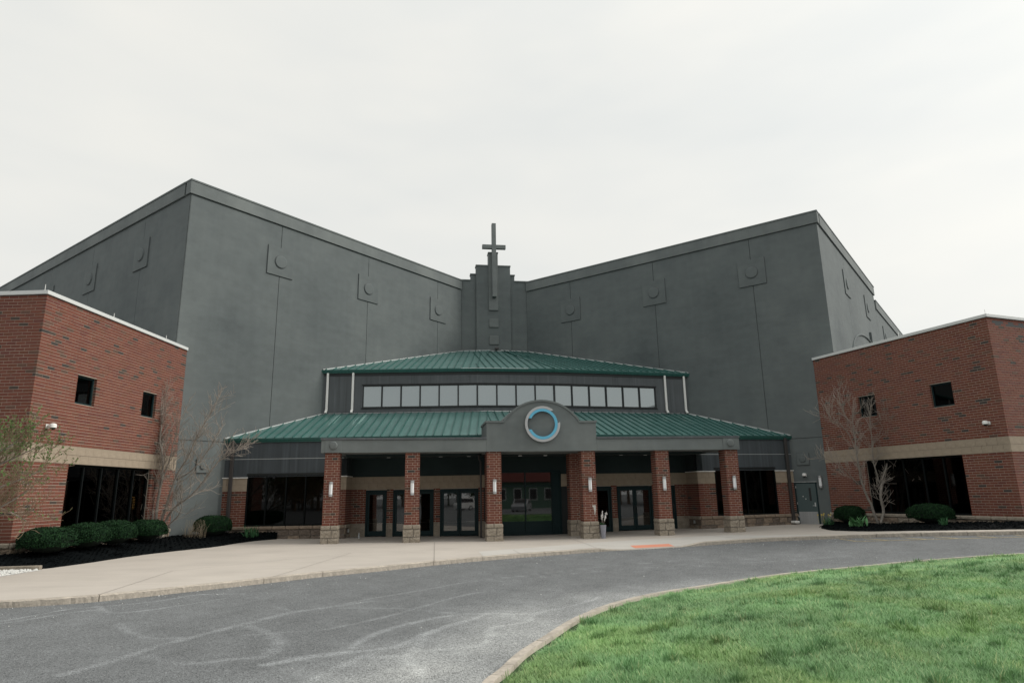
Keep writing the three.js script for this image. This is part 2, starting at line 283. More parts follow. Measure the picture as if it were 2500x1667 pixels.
function zAt(line, x) { for (let i = 1; i < line.length; i++) if ((line[i - 1].x - x) * (line[i].x - x) <= 0) return lerp(line[i - 1].z, line[i].z, (x - line[i - 1].x) / ((line[i].x - line[i - 1].x) || 1)); return line[line.length - 1].z; }
function gridMesh(name, cols, rows, f, mat, parent = scene, colour) {
  const pos = [], uv = [], col = [], idx = [];
  for (let i = 0; i <= cols; i++) for (let j = 0; j <= rows; j++) { const [x, y, z] = f(i / cols, j / rows); pos.push(x, y, z); uv.push(x, z); if (colour) col.push(...colour(x, z)); }
  for (let i = 0; i < cols; i++) for (let j = 0; j < rows; j++) { const a = i * (rows + 1) + j, b = a + rows + 1; idx.push(a, b, a + 1, b, b + 1, a + 1); }
  const g = new THREE.BufferGeometry(); g.setAttribute('position', new THREE.Float32BufferAttribute(pos, 3)); g.setAttribute('uv', new THREE.Float32BufferAttribute(uv, 2)); if (colour) g.setAttribute('color', new THREE.Float32BufferAttribute(col, 3)); g.setIndex(idx); g.computeVertexNormals();
  const n = g.attributes.normal; if (n.getY(0) < 0) { const id = g.index.array; for (let i = 0; i < id.length; i += 3) { const t = id[i]; id[i] = id[i + 1]; id[i + 1] = t; } g.computeVertexNormals(); }
  return put(name, g, mat, parent);
}
const roadY = (x, z) => walk(x, z) - 0.13;
const trails = [   // pale dust that collects along cracks and tyre lines: points, half width, strength
  [[[-4.26, -9.52], [-3.91, -10.27], [-3.69, -10.99], [-3.42, -11.51], [-2.84, -12.57], [-2.14, -13.65], [-1.52, -14.06], [-0.89, -14.6]], 0.075, 0.45],
  [[[-4.99, -12.93], [-4.51, -12.15], [-4.04, -11.65], [-3.54, -11.53]], 0.05, 0.35],
  [[[-2.71, -12.35], [-2.18, -11.56], [-1.98, -10.9], [-1.94, -10.49], [-1.98, -10.07]], 0.085, 0.5],
  [[[-3.6, -10.39], [-3.35, -10.08], [-2.9, -9.84], [-2.35, -10], [-1.74, -9.99], [-1.32, -9.96], [-0.6, -10.21]], 0.06, 0.45],
  [[[-7.17, -13.51], [-6.86, -14.13], [-6.57, -14.65], [-5.97, -14.91], [-5.24, -15.35], [-4.7, -16.1], [-3.72, -16.1]], 0.04, 0.7],
  [[[-6.22, -14.95], [-5.56, -14.07], [-5.12, -14.2], [-4.47, -14.84], [-3.93, -15.53]], 0.035, 0.6],
  [[[-7.6, -12.6], [-6.9, -13.5], [-6.3, -14.3], [-5.9, -14.5]], 0.04, 0.5],
  [[[-2.68, -14.26], [-2.14, -13.65], [-1.61, -14.07]], 0.05, 0.4],
  [[[-1.63, -14], [-0.79, -15], [0.21, -15.95], [1.17, -16.94], [1.97, -17.52], [3.62, -18.45], [5.22, -19.47], [8.8, -20.47]], 0.05, 0.35],
  [[[-0.84, -10.4], [-0.78, -10.81], [-0.51, -11.47], [0.06, -12.23], [0.74, -12.77], [1.32, -12.83], [2.11, -12.61]], 0.06, 0.6],
  [[[-1.9, -9.6], [-1.15, -10.07], [-0.62, -10.22], [-0.19, -10.4], [0.06, -10.89], [0.42, -11.56], [0.99, -12.28], [1.31, -12.75]], 0.07, 0.7],
  [[[-1.37, -11.87], [-0.52, -12.76], [0.03, -13.54], [1.22, -15.19], [1.6, -15.47]], 0.05, 0.45],
  [[[0.17, -8.71], [0.05, -9.18], [-0.05, -9.62], [0.06, -10.25], [0.21, -11.22]], 0.07, 0.55],
  [[[-0.58, -9.79], [-0.07, -9.8], [0.1, -10.05], [0.59, -10.11], [1.01, -10.29], [1.17, -10.7], [1.32, -11.53], [2, -11.97], [2.26, -12.66], [3.11, -13.36], [4, -14.37]], 0.06, 0.5],
  [[[-1.4, -8.2], [-1.02, -9.06], [-0.8, -9.57], [-0.51, -10.06]], 0.07, 0.5],
  [[[-1.44, -13.88], [-0.06, -13.56], [0.64, -13.02], [1.26, -12.84]], 0.045, 0.4],
  [[[-2.6, -11.6], [-1.37, -11.87]], 0.05, 0.35], [[[2.2, -17.0], [4.2, -18.2], [7.5, -19.2], [11, -19.9]], 0.04, 0.3], [[[6, -18.2], [9, -18.9], [13, -19]], 0.04, 0.25],
].map(([p, w, s]) => ({ p: smooth(G3(p), p.length * 5), w, s }));
function dust(x, z) {
  let s = 0;
  for (const t of trails) {
    let d = 9; const p = t.p; if (x < p[0].x - 6 && x < p[p.length - 1].x - 6) continue;
    for (let i = 1; i < p.length; i++) { const ax = p[i - 1].x, az = p[i - 1].z, bx = p[i].x - ax, bz = p[i].z - az; const k = clamp(((x - ax) * bx + (z - az) * bz) / (bx * bx + bz * bz || 1)); d = Math.min(d, Math.hypot(x - ax - k * bx, z - az - k * bz)); }
    const n = fbm(mod(x * 0.31, 1), mod(z * 0.31, 1), 16, 16, 3, 4), w = t.w * (0.6 + n);
    s = Math.max(s, t.s * (1 - sst((d - w * 0.35) / (w * 1.3))) * (0.45 + n));
  }
  return s;
}
const islandEdge = smooth(G3([[3.5, 1.5], [1.6, -1.5], [0.7, -4.2], [0.55, -6.2], [0.75, -7.8], [1.01, -8.36], [1.35, -9.14], [1.85, -10.03], [2.64, -11.4], [3.69, -12.74], [5.02, -13.85], [6.82, -14.76], [8.86, -15.65], [10.86, -16.12], [13.5, -16.3], [16.5, -15.6], [19.5, -13.5], [22, -9.5], [23, -4]]), 260);
function edgeDist(x, z) { let d = 99; for (let i = 1; i < islandEdge.length; i++) { const a = islandEdge[i - 1], b = islandEdge[i], bx = b.x - a.x, bz = b.z - a.z, k = clamp(((x - a.x) * bx + (z - a.z) * bz) / (bx * bx + bz * bz)); d = Math.min(d, Math.hypot(x - a.x - k * bx, z - a.z - k * bz)); } return d; }
{ // asphalt: one sheet out to the horizon, finest where it is near
  const axis = (stops) => { const o = []; for (const [a, b, s] of stops) for (let x = a; x < b - 1e-6; x += s) o.push(x); o.push(stops[stops.length - 1][1]); return o; };
  const xs = axis([[-420, -60, 60], [-60, -12, 4], [-12, -8.5, 0.4], [-8.5, 5, 0.06], [5, 14, 0.16], [14, 30, 1], [30, 60, 6], [60, 420, 60]]), zs = axis([[-420, -60, 60], [-60, -28, 4], [-28, -17, 0.25], [-17, -7, 0.06], [-7, 0, 0.5], [0, 60, 5], [60, 420, 45]]);
  gridMesh('road', xs.length - 1, zs.length - 1, (u, v) => { const x = xs[Math.round(u * (xs.length - 1))], z = zs[Math.round(v * (zs.length - 1))]; const far = sst((Math.hypot(x - 5, z + 15) - 25) / 30); return [x, lerp(roadY(clamp(x, -25, 28), clamp(z, -36, -4)), -0.2, far), z]; }, M.asphalt, scene, (x, z) => {
    const near = x > -9 && x < 14 && z < -7 && z > -26; const n = fbm(mod(x / 17, 1), mod(z / 17, 1), 6, 6, 5, 19), n2 = fbm(mod(x / 5, 1), mod(z / 5, 1), 5, 5, 4, 23);
    // light dust that has settled on the inside of the bend, worn to grey ribbons by tyres
    const di = near ? edgeDist(x, z) : 9; const spread = near ? sst((3.6 - di + (n - 0.5) * 4.2) / 3.4) * sst((z + 18.5) / 5) * (0.35 + n2 * 0.75) : 0;
    const dd = near ? dust(x, z) : 0; const k = 0.285 * (0.84 + n * 0.32) + 0.40 * spread + 0.24 * dd;
    return [k * (0.945 + 0.03 * spread), k * (0.995), k * (1.025 - 0.05 * spread)];
  }).userData.kind = 'structure';
}
{ // entrance walk with its kerb
  gridMesh('walkway', 200, 44, (u, v) => { const x = lerp(-24, 29, u), zf = zAt(kerbLine, x) - 0.15, z = lerp(zf, -37, v * v * 0.5 + v * 0.5); const d = zf - z; return [x, walk(x, z) - 0.118 * rampAt(x) * (1 - sst(d / 1.7)), z]; }, M.concrete).userData.kind = 'structure';
  const k = thing('kerb', [0, 0, 0]); k.userData.kind = 'structure';
  const cuts = [-24, -14.5, -9.6, -6.43, -3.62, -2.35, 0.63, 2.22, 4.5, 6.68, 8.9, 11.0, 13.1, 15.12, 16.81, 17.9, 18.93, 20.05, 22.5, 26, 29];
  const profile = [[0.012, -0.3], [0, -0.02], [0.004, -0.012], [0.022, 0.002], [0.155, 0.004], [0.155, -0.1]];
  for (let c = 1; c < cuts.length; c++) {
    const pts = kerbLine.filter(p => p.x > cuts[c - 1] + 0.006 && p.x < cuts[c] - 0.006); pts.unshift(V3(cuts[c - 1] + 0.006, 0, zAt(kerbLine, cuts[c - 1] + 0.006))); pts.push(V3(cuts[c] - 0.006, 0, zAt(kerbLine, cuts[c] - 0.006)));
    const pos = [], idx = [], R = mulberry(c * 13), n = profile.length;
    pts.forEach((p, i) => { const a = pts[Math.max(0, i - 1)], b = pts[Math.min(pts.length - 1, i + 1)], tx = b.x - a.x, tz = b.z - a.z, l = Math.hypot(tx, tz), nx = tz / l, nz = -tx / l; for (const [o, y] of profile) { const chip = y > -0.05 && o < 0.03 ? (R() - 0.5) * 0.012 : 0; pos.push(p.x + nx * (o + chip), walk(p.x, p.z) + y + chip * 0.6 - 0.118 * rampAt(p.x) * (y > -0.2 ? 1 : 0), p.z + nz * (o + chip)); } if (i) for (let j = 0; j < n - 1; j++) { const q = (i - 1) * n + j; idx.push(q, q + n, q + 1, q + 1, q + n, q + n + 1); } });
    for (const o of [0, (pts.length - 1) * n]) for (let j = 1; j < n - 1; j++) idx.push(o, o + j, o + j + 1);
    const g = new THREE.BufferGeometry(); g.setAttribute('position', new THREE.Float32BufferAttribute(pos, 3)); g.setIndex(idx); const f = g.toNonIndexed(); f.computeVertexNormals(); put('kerb_segment', geo(f), M.kerb, k);
  }
}
function sheet(name, pts, mat, lift, sub = 0.5, yOf = walk) {   // a thin sheet that follows the ground, cut to a quadrilateral
  const [a, b, c, d] = pts, n = Math.max(2, Math.ceil(Math.hypot(b[0] - a[0], b[1] - a[1]) / sub)), m = Math.max(1, Math.ceil(Math.hypot(d[0] - a[0], d[1] - a[1]) / sub));
  const o = gridMesh(name, n, m, (u, v) => { const x = lerp(lerp(a[0], b[0], u), lerp(d[0], c[0], u), v), z = lerp(lerp(a[1], b[1], u), lerp(d[1], c[1], u), v); return [x, yOf(x, z) + lift, z]; }, mat); o.userData.kind = 'structure'; return o;
}
const rampWalk = (x, z) => walk(x, z) - 0.118 * rampAt(x) * (1 - sst((zAt(kerbLine, x) - 0.15 - z) / 1.7));
{ // newer pale strip of concrete along the kerb, joints, ramp pad, hatching
  gridMesh('pavement', 90, 6, (u, v) => { const x = lerp(2.25, 15.5, u), zf = zAt(kerbLine, x) - 0.16, w = lerp(1.6, 2.3, sst(u * 1.6)) * (1 - sst((u - 0.75) / 0.25) * 0.75); const z = zf - w * v; return [x, rampWalk(x, z) + 0.005, z]; }, M.concreteNew).userData.kind = 'structure';
  const line = (a, b, w = 0.012) => { const dx = b[0] - a[0], dz = b[1] - a[1], l = Math.hypot(dx, dz), nx = -dz / l * w / 2, nz = dx / l * w / 2; return [[a[0] + nx, a[1] + nz], [b[0] + nx, b[1] + nz], [b[0] - nx, b[1] - nz], [a[0] - nx, a[1] - nz]]; };
  for (const [a, b] of [[[0.86, -28.22], [0.63, -20.7]], [[-2.1, -24.03], [-3.5, -17.6]], [[-6.39, -19.63], [-6.45, -15.5]], [[3.52, -24.0], [3.56, -22.75]], [[-6.4, -19.6], [-2.1, -24.0]], [[6.7, -28.2], [6.6, -24.1]], [[12.4, -28.2], [12.6, -24.9]]]) sheet('pavement_joint', line(a, b), M.joint, 0.009, 0.4, rampWalk);
  sheet('tactile_paving', [[8.17, -24.45], [9.75, -24.55], [9.75, -25.15], [8.17, -25.05]], M.padRed, 0.010, 0.1, rampWalk);
  const ym = (pts) => sheet('road_marking', pts, M.yellow, 0.006, 0.3, roadY);
  const e = [[15.52, -22.07], [16.43, -21.43], [17.26, -20.89], [18.05, -20.4], [18.99, -19.83], [19.9, -19.3], [22, -18.1]];
  for (let i = 1; i < e.length; i++) ym(line(e[i - 1], e[i], 0.11));
  for (const [a, b] of [[[15.71, -23.3], [15.52, -22.1]], [[16.29, -22.75], [16.33, -21.55]], [[17.19, -21.98], [17.29, -20.95]], [[17.99, -21.37], [18.08, -20.45]], [[19.01, -20.66], [18.99, -19.85]], [[19.93, -20.1], [19.9, -19.4]]]) ym(line(a, b, 0.11));
}
{ // pale grit and chips scattered on the asphalt
  const R = mulberry(808), g = new THREE.IcosahedronGeometry(0.006, 0), N = 1300, im = new THREE.InstancedMesh(g, M.gravel, N), m = new THREE.Matrix4(), e = new THREE.Euler(); let n = 0;
  while (n < N) { const x = lerp(-9, 20, R()), near = R() < 0.55, zk = zAt(kerbLine, x), z = near ? zk + 0.05 + Math.pow(R(), 2) * 2.2 : lerp(-24, -6.5, R()); if (z < zk + 0.03 || z > -5.5) continue; const s = 0.5 + Math.pow(R(), 5) * 1.5; m.makeRotationFromEuler(e.set(R() * 6, R() * 6, R() * 6)).scale(V3(s * (1 + R() * 1.5), s * 0.5, s)).setPosition(x, roadY(x, z) + 0.004, z); im.setMatrixAt(n++, m); }
  im.name = 'grit'; im.receiveShadow = im.castShadow = true; scene.add(im); tag(im, 'pale grit and stone chips strewn over the asphalt drive', 'grit', null, 'stuff');
}
const bedTop = {};
function bed(name, front, back, lift, seed) {
  const f = new THREE.CatmullRomCurve3(G3(front)), b = new THREE.CatmullRomCurve3(G3(back)), N = 90, fp = f.getPoints(N), bp = b.getPoints(N);
  gridMesh(name, N, 16, (u, v) => { const i = Math.round(u * N), x = lerp(fp[i].x, bp[i].x, v), z = lerp(fp[i].z, bp[i].z, v); const rise = 1 - (1 - v) * (1 - v); const y0 = walk(fp[i].x, fp[i].z) + (v ? 0.015 : -0.05); return [x, lerp(y0, lift(bp[i].x, bp[i].z), rise) + (v > 0.02 ? (fbm(mod(x / 6, 1), mod(z / 6, 1), 12, 12, 3, seed) - 0.5) * 0.09 : 0), z]; }, M.mulch).userData.kind = 'structure';
  const R = mulberry(seed); const g = [];
  for (let k = 0; k < 2600; k++) { const i = Math.floor(R() * N), v = 0.02 + R() * 0.95, x = lerp(fp[i].x, bp[i].x, v), z = lerp(fp[i].z, bp[i].z, v), y = lerp(walk(fp[i].x, fp[i].z) + 0.015, lift(bp[i].x, bp[i].z), 1 - (1 - v) ** 2); const s = 0.02 + R() * 0.05; g.push(new THREE.BoxGeometry(s * 1.6, s * 0.25, s * 0.5).rotateX(R()).rotateY(R() * 6.3).rotateZ(R() * 0.7).translate(x, y + 0.03, z)); }
  const c = put('mulch_chips', geo(g), M.mulch); tag(c, name === 'mulch_bed' && seed === 3 ? 'loose black wood chips on the planting bed by the left brick wing' : 'loose black wood chips on the planting bed by the right brick wing', 'mulch', null, 'stuff');
}
bed('mulch_bed', [[-18, -20.5], [-14, -20.7], [-11.47, -20.85], [-10.22, -20.7], [-9.88, -21.3], [-9.41, -22.91], [-9.21, -23.78], [-8.43, -25.71], [-7.53, -27.36], [-7.1, -29.04], [-6.58, -30.54], [-6, -31.4]], [[-18, -23], [-14, -22.4], [-11.75, -22], [-11.4, -23.6], [-11.15, -25.2], [-10.8, -27], [-10.5, -28.6], [-10.15, -30.35], [-9.4, -31.1], [-8.6, -31.9], [-7.3, -31.75], [-6, -31.55]], () => 0.44, 3);
bed('mulch_bed', [[20.2, -30.9], [19.3, -29.8], [18.22, -28.47], [17.12, -25.86], [17.23, -24.09], [18, -22.71], [19.08, -21.49], [20.55, -20.34], [24, -18.7], [28, -17.4]], [[20.4, -30.7], [20.5, -30.4], [20.8, -29], [21.2, -27.2], [21.6, -25.4], [22, -23.6], [22.33, -22], [23.5, -22.2], [26, -22.7], [28, -23.2]], (x, z) => walk(x, z) + 0.10, 8);
{ // white gravel and its edging at the left frame edge
  const R = mulberry(29), g = new THREE.IcosahedronGeometry(0.035, 0), im = new THREE.InstancedMesh(g, M.gravel, 1500), m = new THREE.Matrix4(), e = new THREE.Euler();
  gridMesh('gravel_bed', 8, 8, (u, v) => { const x = lerp(-15, lerp(-10.05, -10.4, v), u), z = lerp(-20.55, -18.9, v) + (1 - u) * v * 0.6; return [x, walk(x, z) + 0.006, z]; }, M.gravel).userData.kind = 'structure';
  for (let i = 0; i < 1500; i++) { const v = R(), u = R(), x = lerp(-14, lerp(-10.1, -10.45, v), u), z = lerp(-20.5, -18.95, v) + (1 - u) * v * 0.6; m.makeRotationFromEuler(e.set(R() * 6, R() * 6, R() * 6)).scale(V3(0.5 + R(), 0.4 + R() * 0.6, 0.5 + R())).setPosition(x, walk(x, z) + 0.015, z); im.setMatrixAt(i, m); }
  im.name = 'gravel'; im.castShadow = im.receiveShadow = true; scene.add(im); tag(im, 'white gravel patch between walkway and mulch bed at the left edge', 'gravel', null, 'stuff');
  const ed = put('edging', geo(rbox(-15, -10.15, walk(-12, -20.6) - 0.1, walk(-12, -20.6) + 0.09, -20.72, -20.57, 0.02)), M.stone); tag(ed, 'low tan stone edging strip between white gravel and black mulch', 'edging');
}

// ------------------------------------------------------------------ auditorium: two dark stucco walls meeting at the tower
const C45 = Math.SQRT1_2, XC = 5.38;
const FL = new Frame(-10.53, -29.98, Math.PI / 4), FR = new Frame(21.21, -30.04, -Math.PI / 4);       // u: 0 at the left corner; u: 0 at the right corner, negative leftwards
const FSL = new Frame(-10.53, -29.98, -Math.PI / 4), FSR = new Frame(21.21, -30.04, Math.atan2(12.23, 12.49));
const audi = thing('auditorium', [XC, 0, -43], 'tall dark grey stucco auditorium with two walls meeting behind the entrance', 'building');
{
  const TH = 0.4, TOP = 15.82, GP = 0.011;
  const panels = (fr, cuts, y0, y1, mt = M.stucco) => { for (let i = 1; i < cuts.length; i++) put('wall_panel', geo(rbox(cuts[i - 1] + (i > 1 ? GP : 0), cuts[i] - (i < cuts.length - 1 ? GP : 0), y0, y1, -0.05, 0, 0.008)), mt, audi, fr); };
  const wall = (fr, cuts, mid = 4.46) => { const a = cuts[0], b = cuts[cuts.length - 1]; put('wall_backing', geo(box(a + 0.06, b - 0.06, -0.5, 15.8, -TH, -0.052)), M.groove, audi, fr); panels(fr, cuts, mid + GP, TOP); panels(fr, cuts, -0.3, mid - GP); };
  wall(FL, [0, 4.9, 10.82, 16.80, 19.17]); wall(FR, [-19.17, -15.58, -9.56, -3.64, 0]);
  wall(FSL, [-32, -22.4, -16.4, -10.4, -4.4, 0]); wall(FSR, [0, 6.5, 13.4, 17.45], 3);
  const lo = FSR.p(17.45, 0, 0), FSR2 = new Frame(lo.x, lo.z, FSR.th);
  put('wall_backing', geo(box(0, 22, -0.5, 15.1, -TH, -0.05)), M.groove, audi, FSR2); put('wall_panel', geo(box(0.016, 22, 0, 14.8, -0.05, 0)), M.stucco, audi, FSR2);
  // fascia band along the top, with its cap; corners butted
  const fascia = (fr, a, b, y = 15.84, h = 0.62) => { const mt = M.stuccoTrim; put('fascia', geo(rbox(a, b, y, y + h, -0.35, 0.085, 0.012)), mt, audi, fr); put('parapet_cap', geo(rbox(a - 0.02, b + 0.02, y + h + 0.002, y + h + 0.085, -0.45, 0.115, 0.01)), mt, audi, fr); };
  fascia(FL, -0.085, 19.15); fascia(FR, -19.15, 0.085); fascia(FSL, -32, -0.475); fascia(FSR, 0.475, 17.5); fascia(FSR2, 0, 22, 14.82, 0.6);
  // square plates with a raised disc
  const disc = new THREE.LatheGeometry([[0.001, 0.062], [0.30, 0.058], [0.335, 0.045], [0.345, 0.0]].map(p => new THREE.Vector2(...p)), 40).rotateX(Math.PI / 2);
  const plateG = geo(rbox(-0.75, 0.75, -0.765, 0.765, -0.02, 0.055, 0.012)), discG = geo(disc.translate(0, 0, 0.052)), half = [geo(rbox(-0.3, 0.3, -0.3, 0.3, -0.02, 0.06, 0.012)), geo(disc.clone().scale(0.42, 0.42, 1))];
  const rim = (q, h, r) => geo([box(-q - 0.014, q + 0.014, -h - 0.014, h + 0.014, -0.01, 0.006), new THREE.CylinderGeometry(r, r, 0.01, 40).rotateX(Math.PI / 2).translate(0, 0, 0.055)]), revG = rim(0.75, 0.765, 0.36), revS = rim(0.3, 0.3, 0.152);
  const med = (fr, u, y, s = 1) => { const p = part('medallion', audi); p.position.copy(fr.p(u, y, 0)).sub(wpos(audi)); const mt = M.stucco; put('reveal', s === 1 ? revG : revS, M.groove, p, fr, [u, y, 0]); put('plate', s === 1 ? plateG : half[0], mt, p, fr, [u, y, 0.001]); put('disc', s === 1 ? discG : half[1], mt, p, fr, [u, y, 0.003]); };
  for (const u of [4.9, 10.82, 16.82]) med(FL, u, 13.82); for (const u of [-15.6, -9.58, -3.64]) med(FR, u, 13.82);
  for (const u of [-4.4, -10.4, -16.4, -22.4]) med(FSL, u, 13.85); for (const u of [6.5, 13.4]) med(FSR, u, 14.0); for (const u of [3.1, 10.1]) med(FSR2, u, 13.2);
  med(FL, 1.7, 3.36, 0.4); med(FR, -2.08, 3.4, 0.4);
  // relief arch and pilaster on the far right wall
  const arc = []; for (let a = 0; a <= 40; a++) { const q = Math.PI * (1 - a / 40); arc.push(V3(11.5 + 6.2 * Math.cos(q), 9 + 2.5 * Math.sin(q), 0.02)); }
  put('relief_arch', geo(tube(arc, 0.07, 0.07, 6)), M.stucco, audi, FSR); put('pilaster', geo(rbox(12.75, 13.25, 0, 12.15, 0, 0.14, 0.02)), M.stucco, audi, FSR);
  // flat roof deck behind the parapets
  const deck = new THREE.Shape([FL.p(0.3, 0, -0.4), FL.p(19.1, 0, -0.4), FR.p(-19.1, 0, -0.4), FR.p(-0.3, 0, -0.4), FSR.p(17.3, 0, -0.4), FSR2.p(21.8, 0, -0.4), FSL.p(-31.8, 0, -0.4)].map(p => new THREE.Vector2(p.x, -p.z)));
  put('roof_deck', geo(new THREE.ExtrudeGeometry(deck, { depth: 0.2, bevelEnabled: false }).rotateX(-Math.PI / 2).translate(0, 14.75, 0)), M.groove, audi);
  // stepped tower in the corner
  const FT = new Frame(XC, -43.6, 0), tw = part('tower', audi), c = XC - 5.28; const U = (x) => x - XC;
  put('shoulder', geo([box(U(2.66), U(8.12), 10.5, 16.55, -0.5, -0.06), box(U(3.70), U(6.81), 16.552, 17.0, -0.5, -0.06)]), M.stucco, tw, FT);
  for (const [p, q, y] of [[2.66, 3.70, 16.552], [6.81, 8.12, 16.552], [3.66, 4.07, 17.002], [6.49, 6.85, 17.002]]) put('cap', geo(rbox(U(p), U(q), y, y + 0.078, -0.55, 0, 0.01)), M.stuccoTrim, tw, FT);
  put('panel', geo(rbox(U(4.075), U(6.49), 10.5, 17.60, -0.45, 0.10, 0.012)), M.stucco, tw, FT);
  put('cap', geo(rbox(U(4.04), U(6.525), 17.602, 17.70, -0.5, 0.14, 0.01)), M.stuccoTrim, tw, FT);
  put('pier', geo(rbox(U(4.94), U(5.605), 14.37, 18.55, -0.4, 0.20, 0.012)), M.stuccoTrim, tw, FT); put('cap', geo(rbox(U(4.91), U(5.635), 18.552, 18.64, -0.45, 0.23, 0.01)), M.stuccoTrim, tw, FT);
  for (const y of [13.15, 11.93]) put('relief_square', geo(rbox(U(4.955), U(5.615), y, y + 0.625, 0.05, 0.17, 0.03)), M.stuccoTrim, tw, FT);
  put('floodlight', geo([rbox(U(5.30), U(5.58), 11.56, 11.68, 0.2, 0.42, 0.02), box(U(5.41), U(5.47), 11.40, 11.56, 0.2, 0.28)]), M.bronze, tw, FT);
  // steel cross in front of the tower
  const X = thing('cross', [5.31, 15.26, -43.2], 'tall slim dark metal cross standing on the stepped tower', 'cross'); const FX = new Frame(5.31, -43.2, 0);
  put('upright', geo(rbox(-0.145, 0.145, 15.26, 20.70, -0.2, 0.16, 0.015)), M.stuccoTrim, X, FX); put('crossbar', geo(rbox(-0.83, 0.83, 18.79, 19.08, -0.12, 0.14, 0.015)), M.stuccoTrim, X, FX);
}

// ------------------------------------------------------------------ entrance hall: bowed front with two green metal roofs
const TD = 0.129, DL = Math.atan(TD), HW = 2.12;
const fac = (side, z) => side ? new Frame(XC + side * HW, z, side * DL) : new Frame(XC, z, 0);
const hall = thing('entrance_hall', [XC, 0, -33], 'low grey entrance hall with two green metal roofs and brick base', 'building');
const hallBricks = [];
{
  const clip = (poly, f) => { const out = []; for (let i = 0; i < poly.length; i++) { const a = poly[i], b = poly[(i + 1) % poly.length], fa = f(a), fb = f(b); if (fa >= 0) out.push(a); if ((fa >= 0) !== (fb >= 0)) { const t = fa / (fa - fb); out.push([lerp(a[0], b[0], t), lerp(a[1], b[1], t)]); } } return out; };
  const SEAM = 0.406, hip = Math.tan(DL / 2);
  function roof(name, zE, yE, slope, dMax, label) {
    const rf = part(name, hall);
    for (const side of [-1, 0, 1]) {
      const fr = fac(side, zE), len = side ? 15 : HW;
      const lo = side < 0 ? -len : side > 0 ? 0 : -HW, hi = side < 0 ? 0.6 : side > 0 ? len : HW;
      const lim = (poly) => { const w = ([u, d]) => fr.p(u, 0, -d);
        poly = clip(poly, q => { const p = w(q); return p.x + p.z + 40.48; }); poly = clip(poly, q => { const p = w(q); return -p.x + p.z + 51.24; });
        poly = clip(poly, q => w(q).z + 43.5); poly = clip(poly, q => dMax - q[1]); poly = clip(poly, q => q[1] + 0.05);
        if (side <= 0) poly = clip(poly, q => (side ? hip * q[1] - q[0] : HW - hip * q[1] - q[0])); if (side >= 0) poly = clip(poly, q => (side ? q[0] + hip * q[1] : q[0] + HW - hip * q[1])); return poly; };
      for (let u = Math.floor(lo / SEAM) * SEAM - SEAM; u < hi + SEAM; u += SEAM) {
        const poly = lim([[u, -0.1], [u + SEAM, -0.1], [u + SEAM, 12], [u, 12]]); if (poly.length < 3) continue;
        let area = 0; poly.forEach((a, i) => { const b = poly[(i + 1) % poly.length]; area += a[0] * b[1] - b[0] * a[1]; }); if (Math.abs(area) < 0.004) continue;
        const pos = []; const P = ([a, d], h = 0) => pos.push(a, d * slope + h, -d);
        for (let i = 1; i < poly.length - 1; i++) { P(poly[0]); P(poly[i]); P(poly[i + 1]); }
        const rib = lim([[u, -0.1], [u + 0.026, -0.1], [u + 0.026, 12], [u, 12]]);
        const seam = []; const S = ([a, d], h = 0) => seam.push(a, d * slope + h, -d);
        if (rib.length > 2) { for (let i = 1; i < rib.length - 1; i++) { S(rib[0], 0.06); S(rib[i], 0.06); S(rib[i + 1], 0.06); } rib.forEach((a, i) => { const b = rib[(i + 1) % rib.length]; S(a); S(b); S(b, 0.06); S(a); S(b, 0.06); S(a, 0.06); }); }
        const g = new THREE.BufferGeometry(); g.setAttribute('position', new THREE.Float32BufferAttribute(pos, 3)); g.computeVertexNormals();
        put('roof_panel', geo(g), M.roof, rf, fr, [0, yE, 0]);
        if (seam.length) { const q = new THREE.BufferGeometry(); q.setAttribute('position', new THREE.Float32BufferAttribute(seam, 3)); q.computeVertexNormals(); put('seam', geo(q), M.gutter, rf, fr, [0, yE, 0]); }  // ribs in darker green: their shadow lines and dirt put into the colour
      }
      // gutter: moulded trough on the facet's eave
      const a = side < 0 ? -(name === 'upper_roof' ? 8.42 : 12.06) : side > 0 ? 0 : -HW, b = side < 0 ? 0 : side > 0 ? (name === 'upper_roof' ? 8.42 : 12.06) : HW;
      const s = new THREE.Shape([[0, 0], [0.07, 0], [0.085, 0.05], [0.125, 0.10], [0.135, 0.165], [0.11, 0.165], [0.1, 0.11], [0, 0.11]].map(p => new THREE.Vector2(...p)));
      put('gutter', geo(new THREE.ExtrudeGeometry(s, { depth: b - a, bevelEnabled: false }).rotateY(-Math.PI / 2).translate(b, 0, 0)), M.gutter, hall, fr, [0, yE - 0.2, -0.03]);
      put('fascia_board', geo(box(a, b, yE - 0.34, yE - 0.012, -0.12, -0.032)), M.frame, hall, fr);
      const fl = (u0, d0, u1, d1) => { const A = V3(u0, yE + d0 * slope + 0.02, -d0), B = V3(u1, yE + d1 * slope + 0.02, -d1); put('flashing', geo(tube([A, B], 0.045, 0.045, 4)), M.flashing, hall, fr); };
      const poly = lim([[-20, -0.1], [20, -0.1], [20, 14], [-20, 14]]); poly.forEach((p, i) => { const q = poly[(i + 1) % poly.length], A = fr.p(p[0], 0, -p[1]), B = fr.p(q[0], 0, -q[1]); const onWall = (P) => Math.abs(P.x + P.z + 40.48) < 0.02 || Math.abs(-P.x + P.z + 51.24) < 0.02 || Math.abs(P.z + 43.5) < 0.02; const top = Math.abs(p[1] - dMax) < 0.01 && Math.abs(q[1] - dMax) < 0.01; if ((onWall(A) && onWall(B)) || top) fl(...p, ...q); });
    }
  }
  roof('lower_roof', -30.36, 4.63, 0.372, 4.24); roof('upper_roof', -34.54, 8.58, 0.322, 11);
  // clerestory wall with its row of windows
  const CW = 1.018, WY0 = 6.51, WY1 = 7.71;
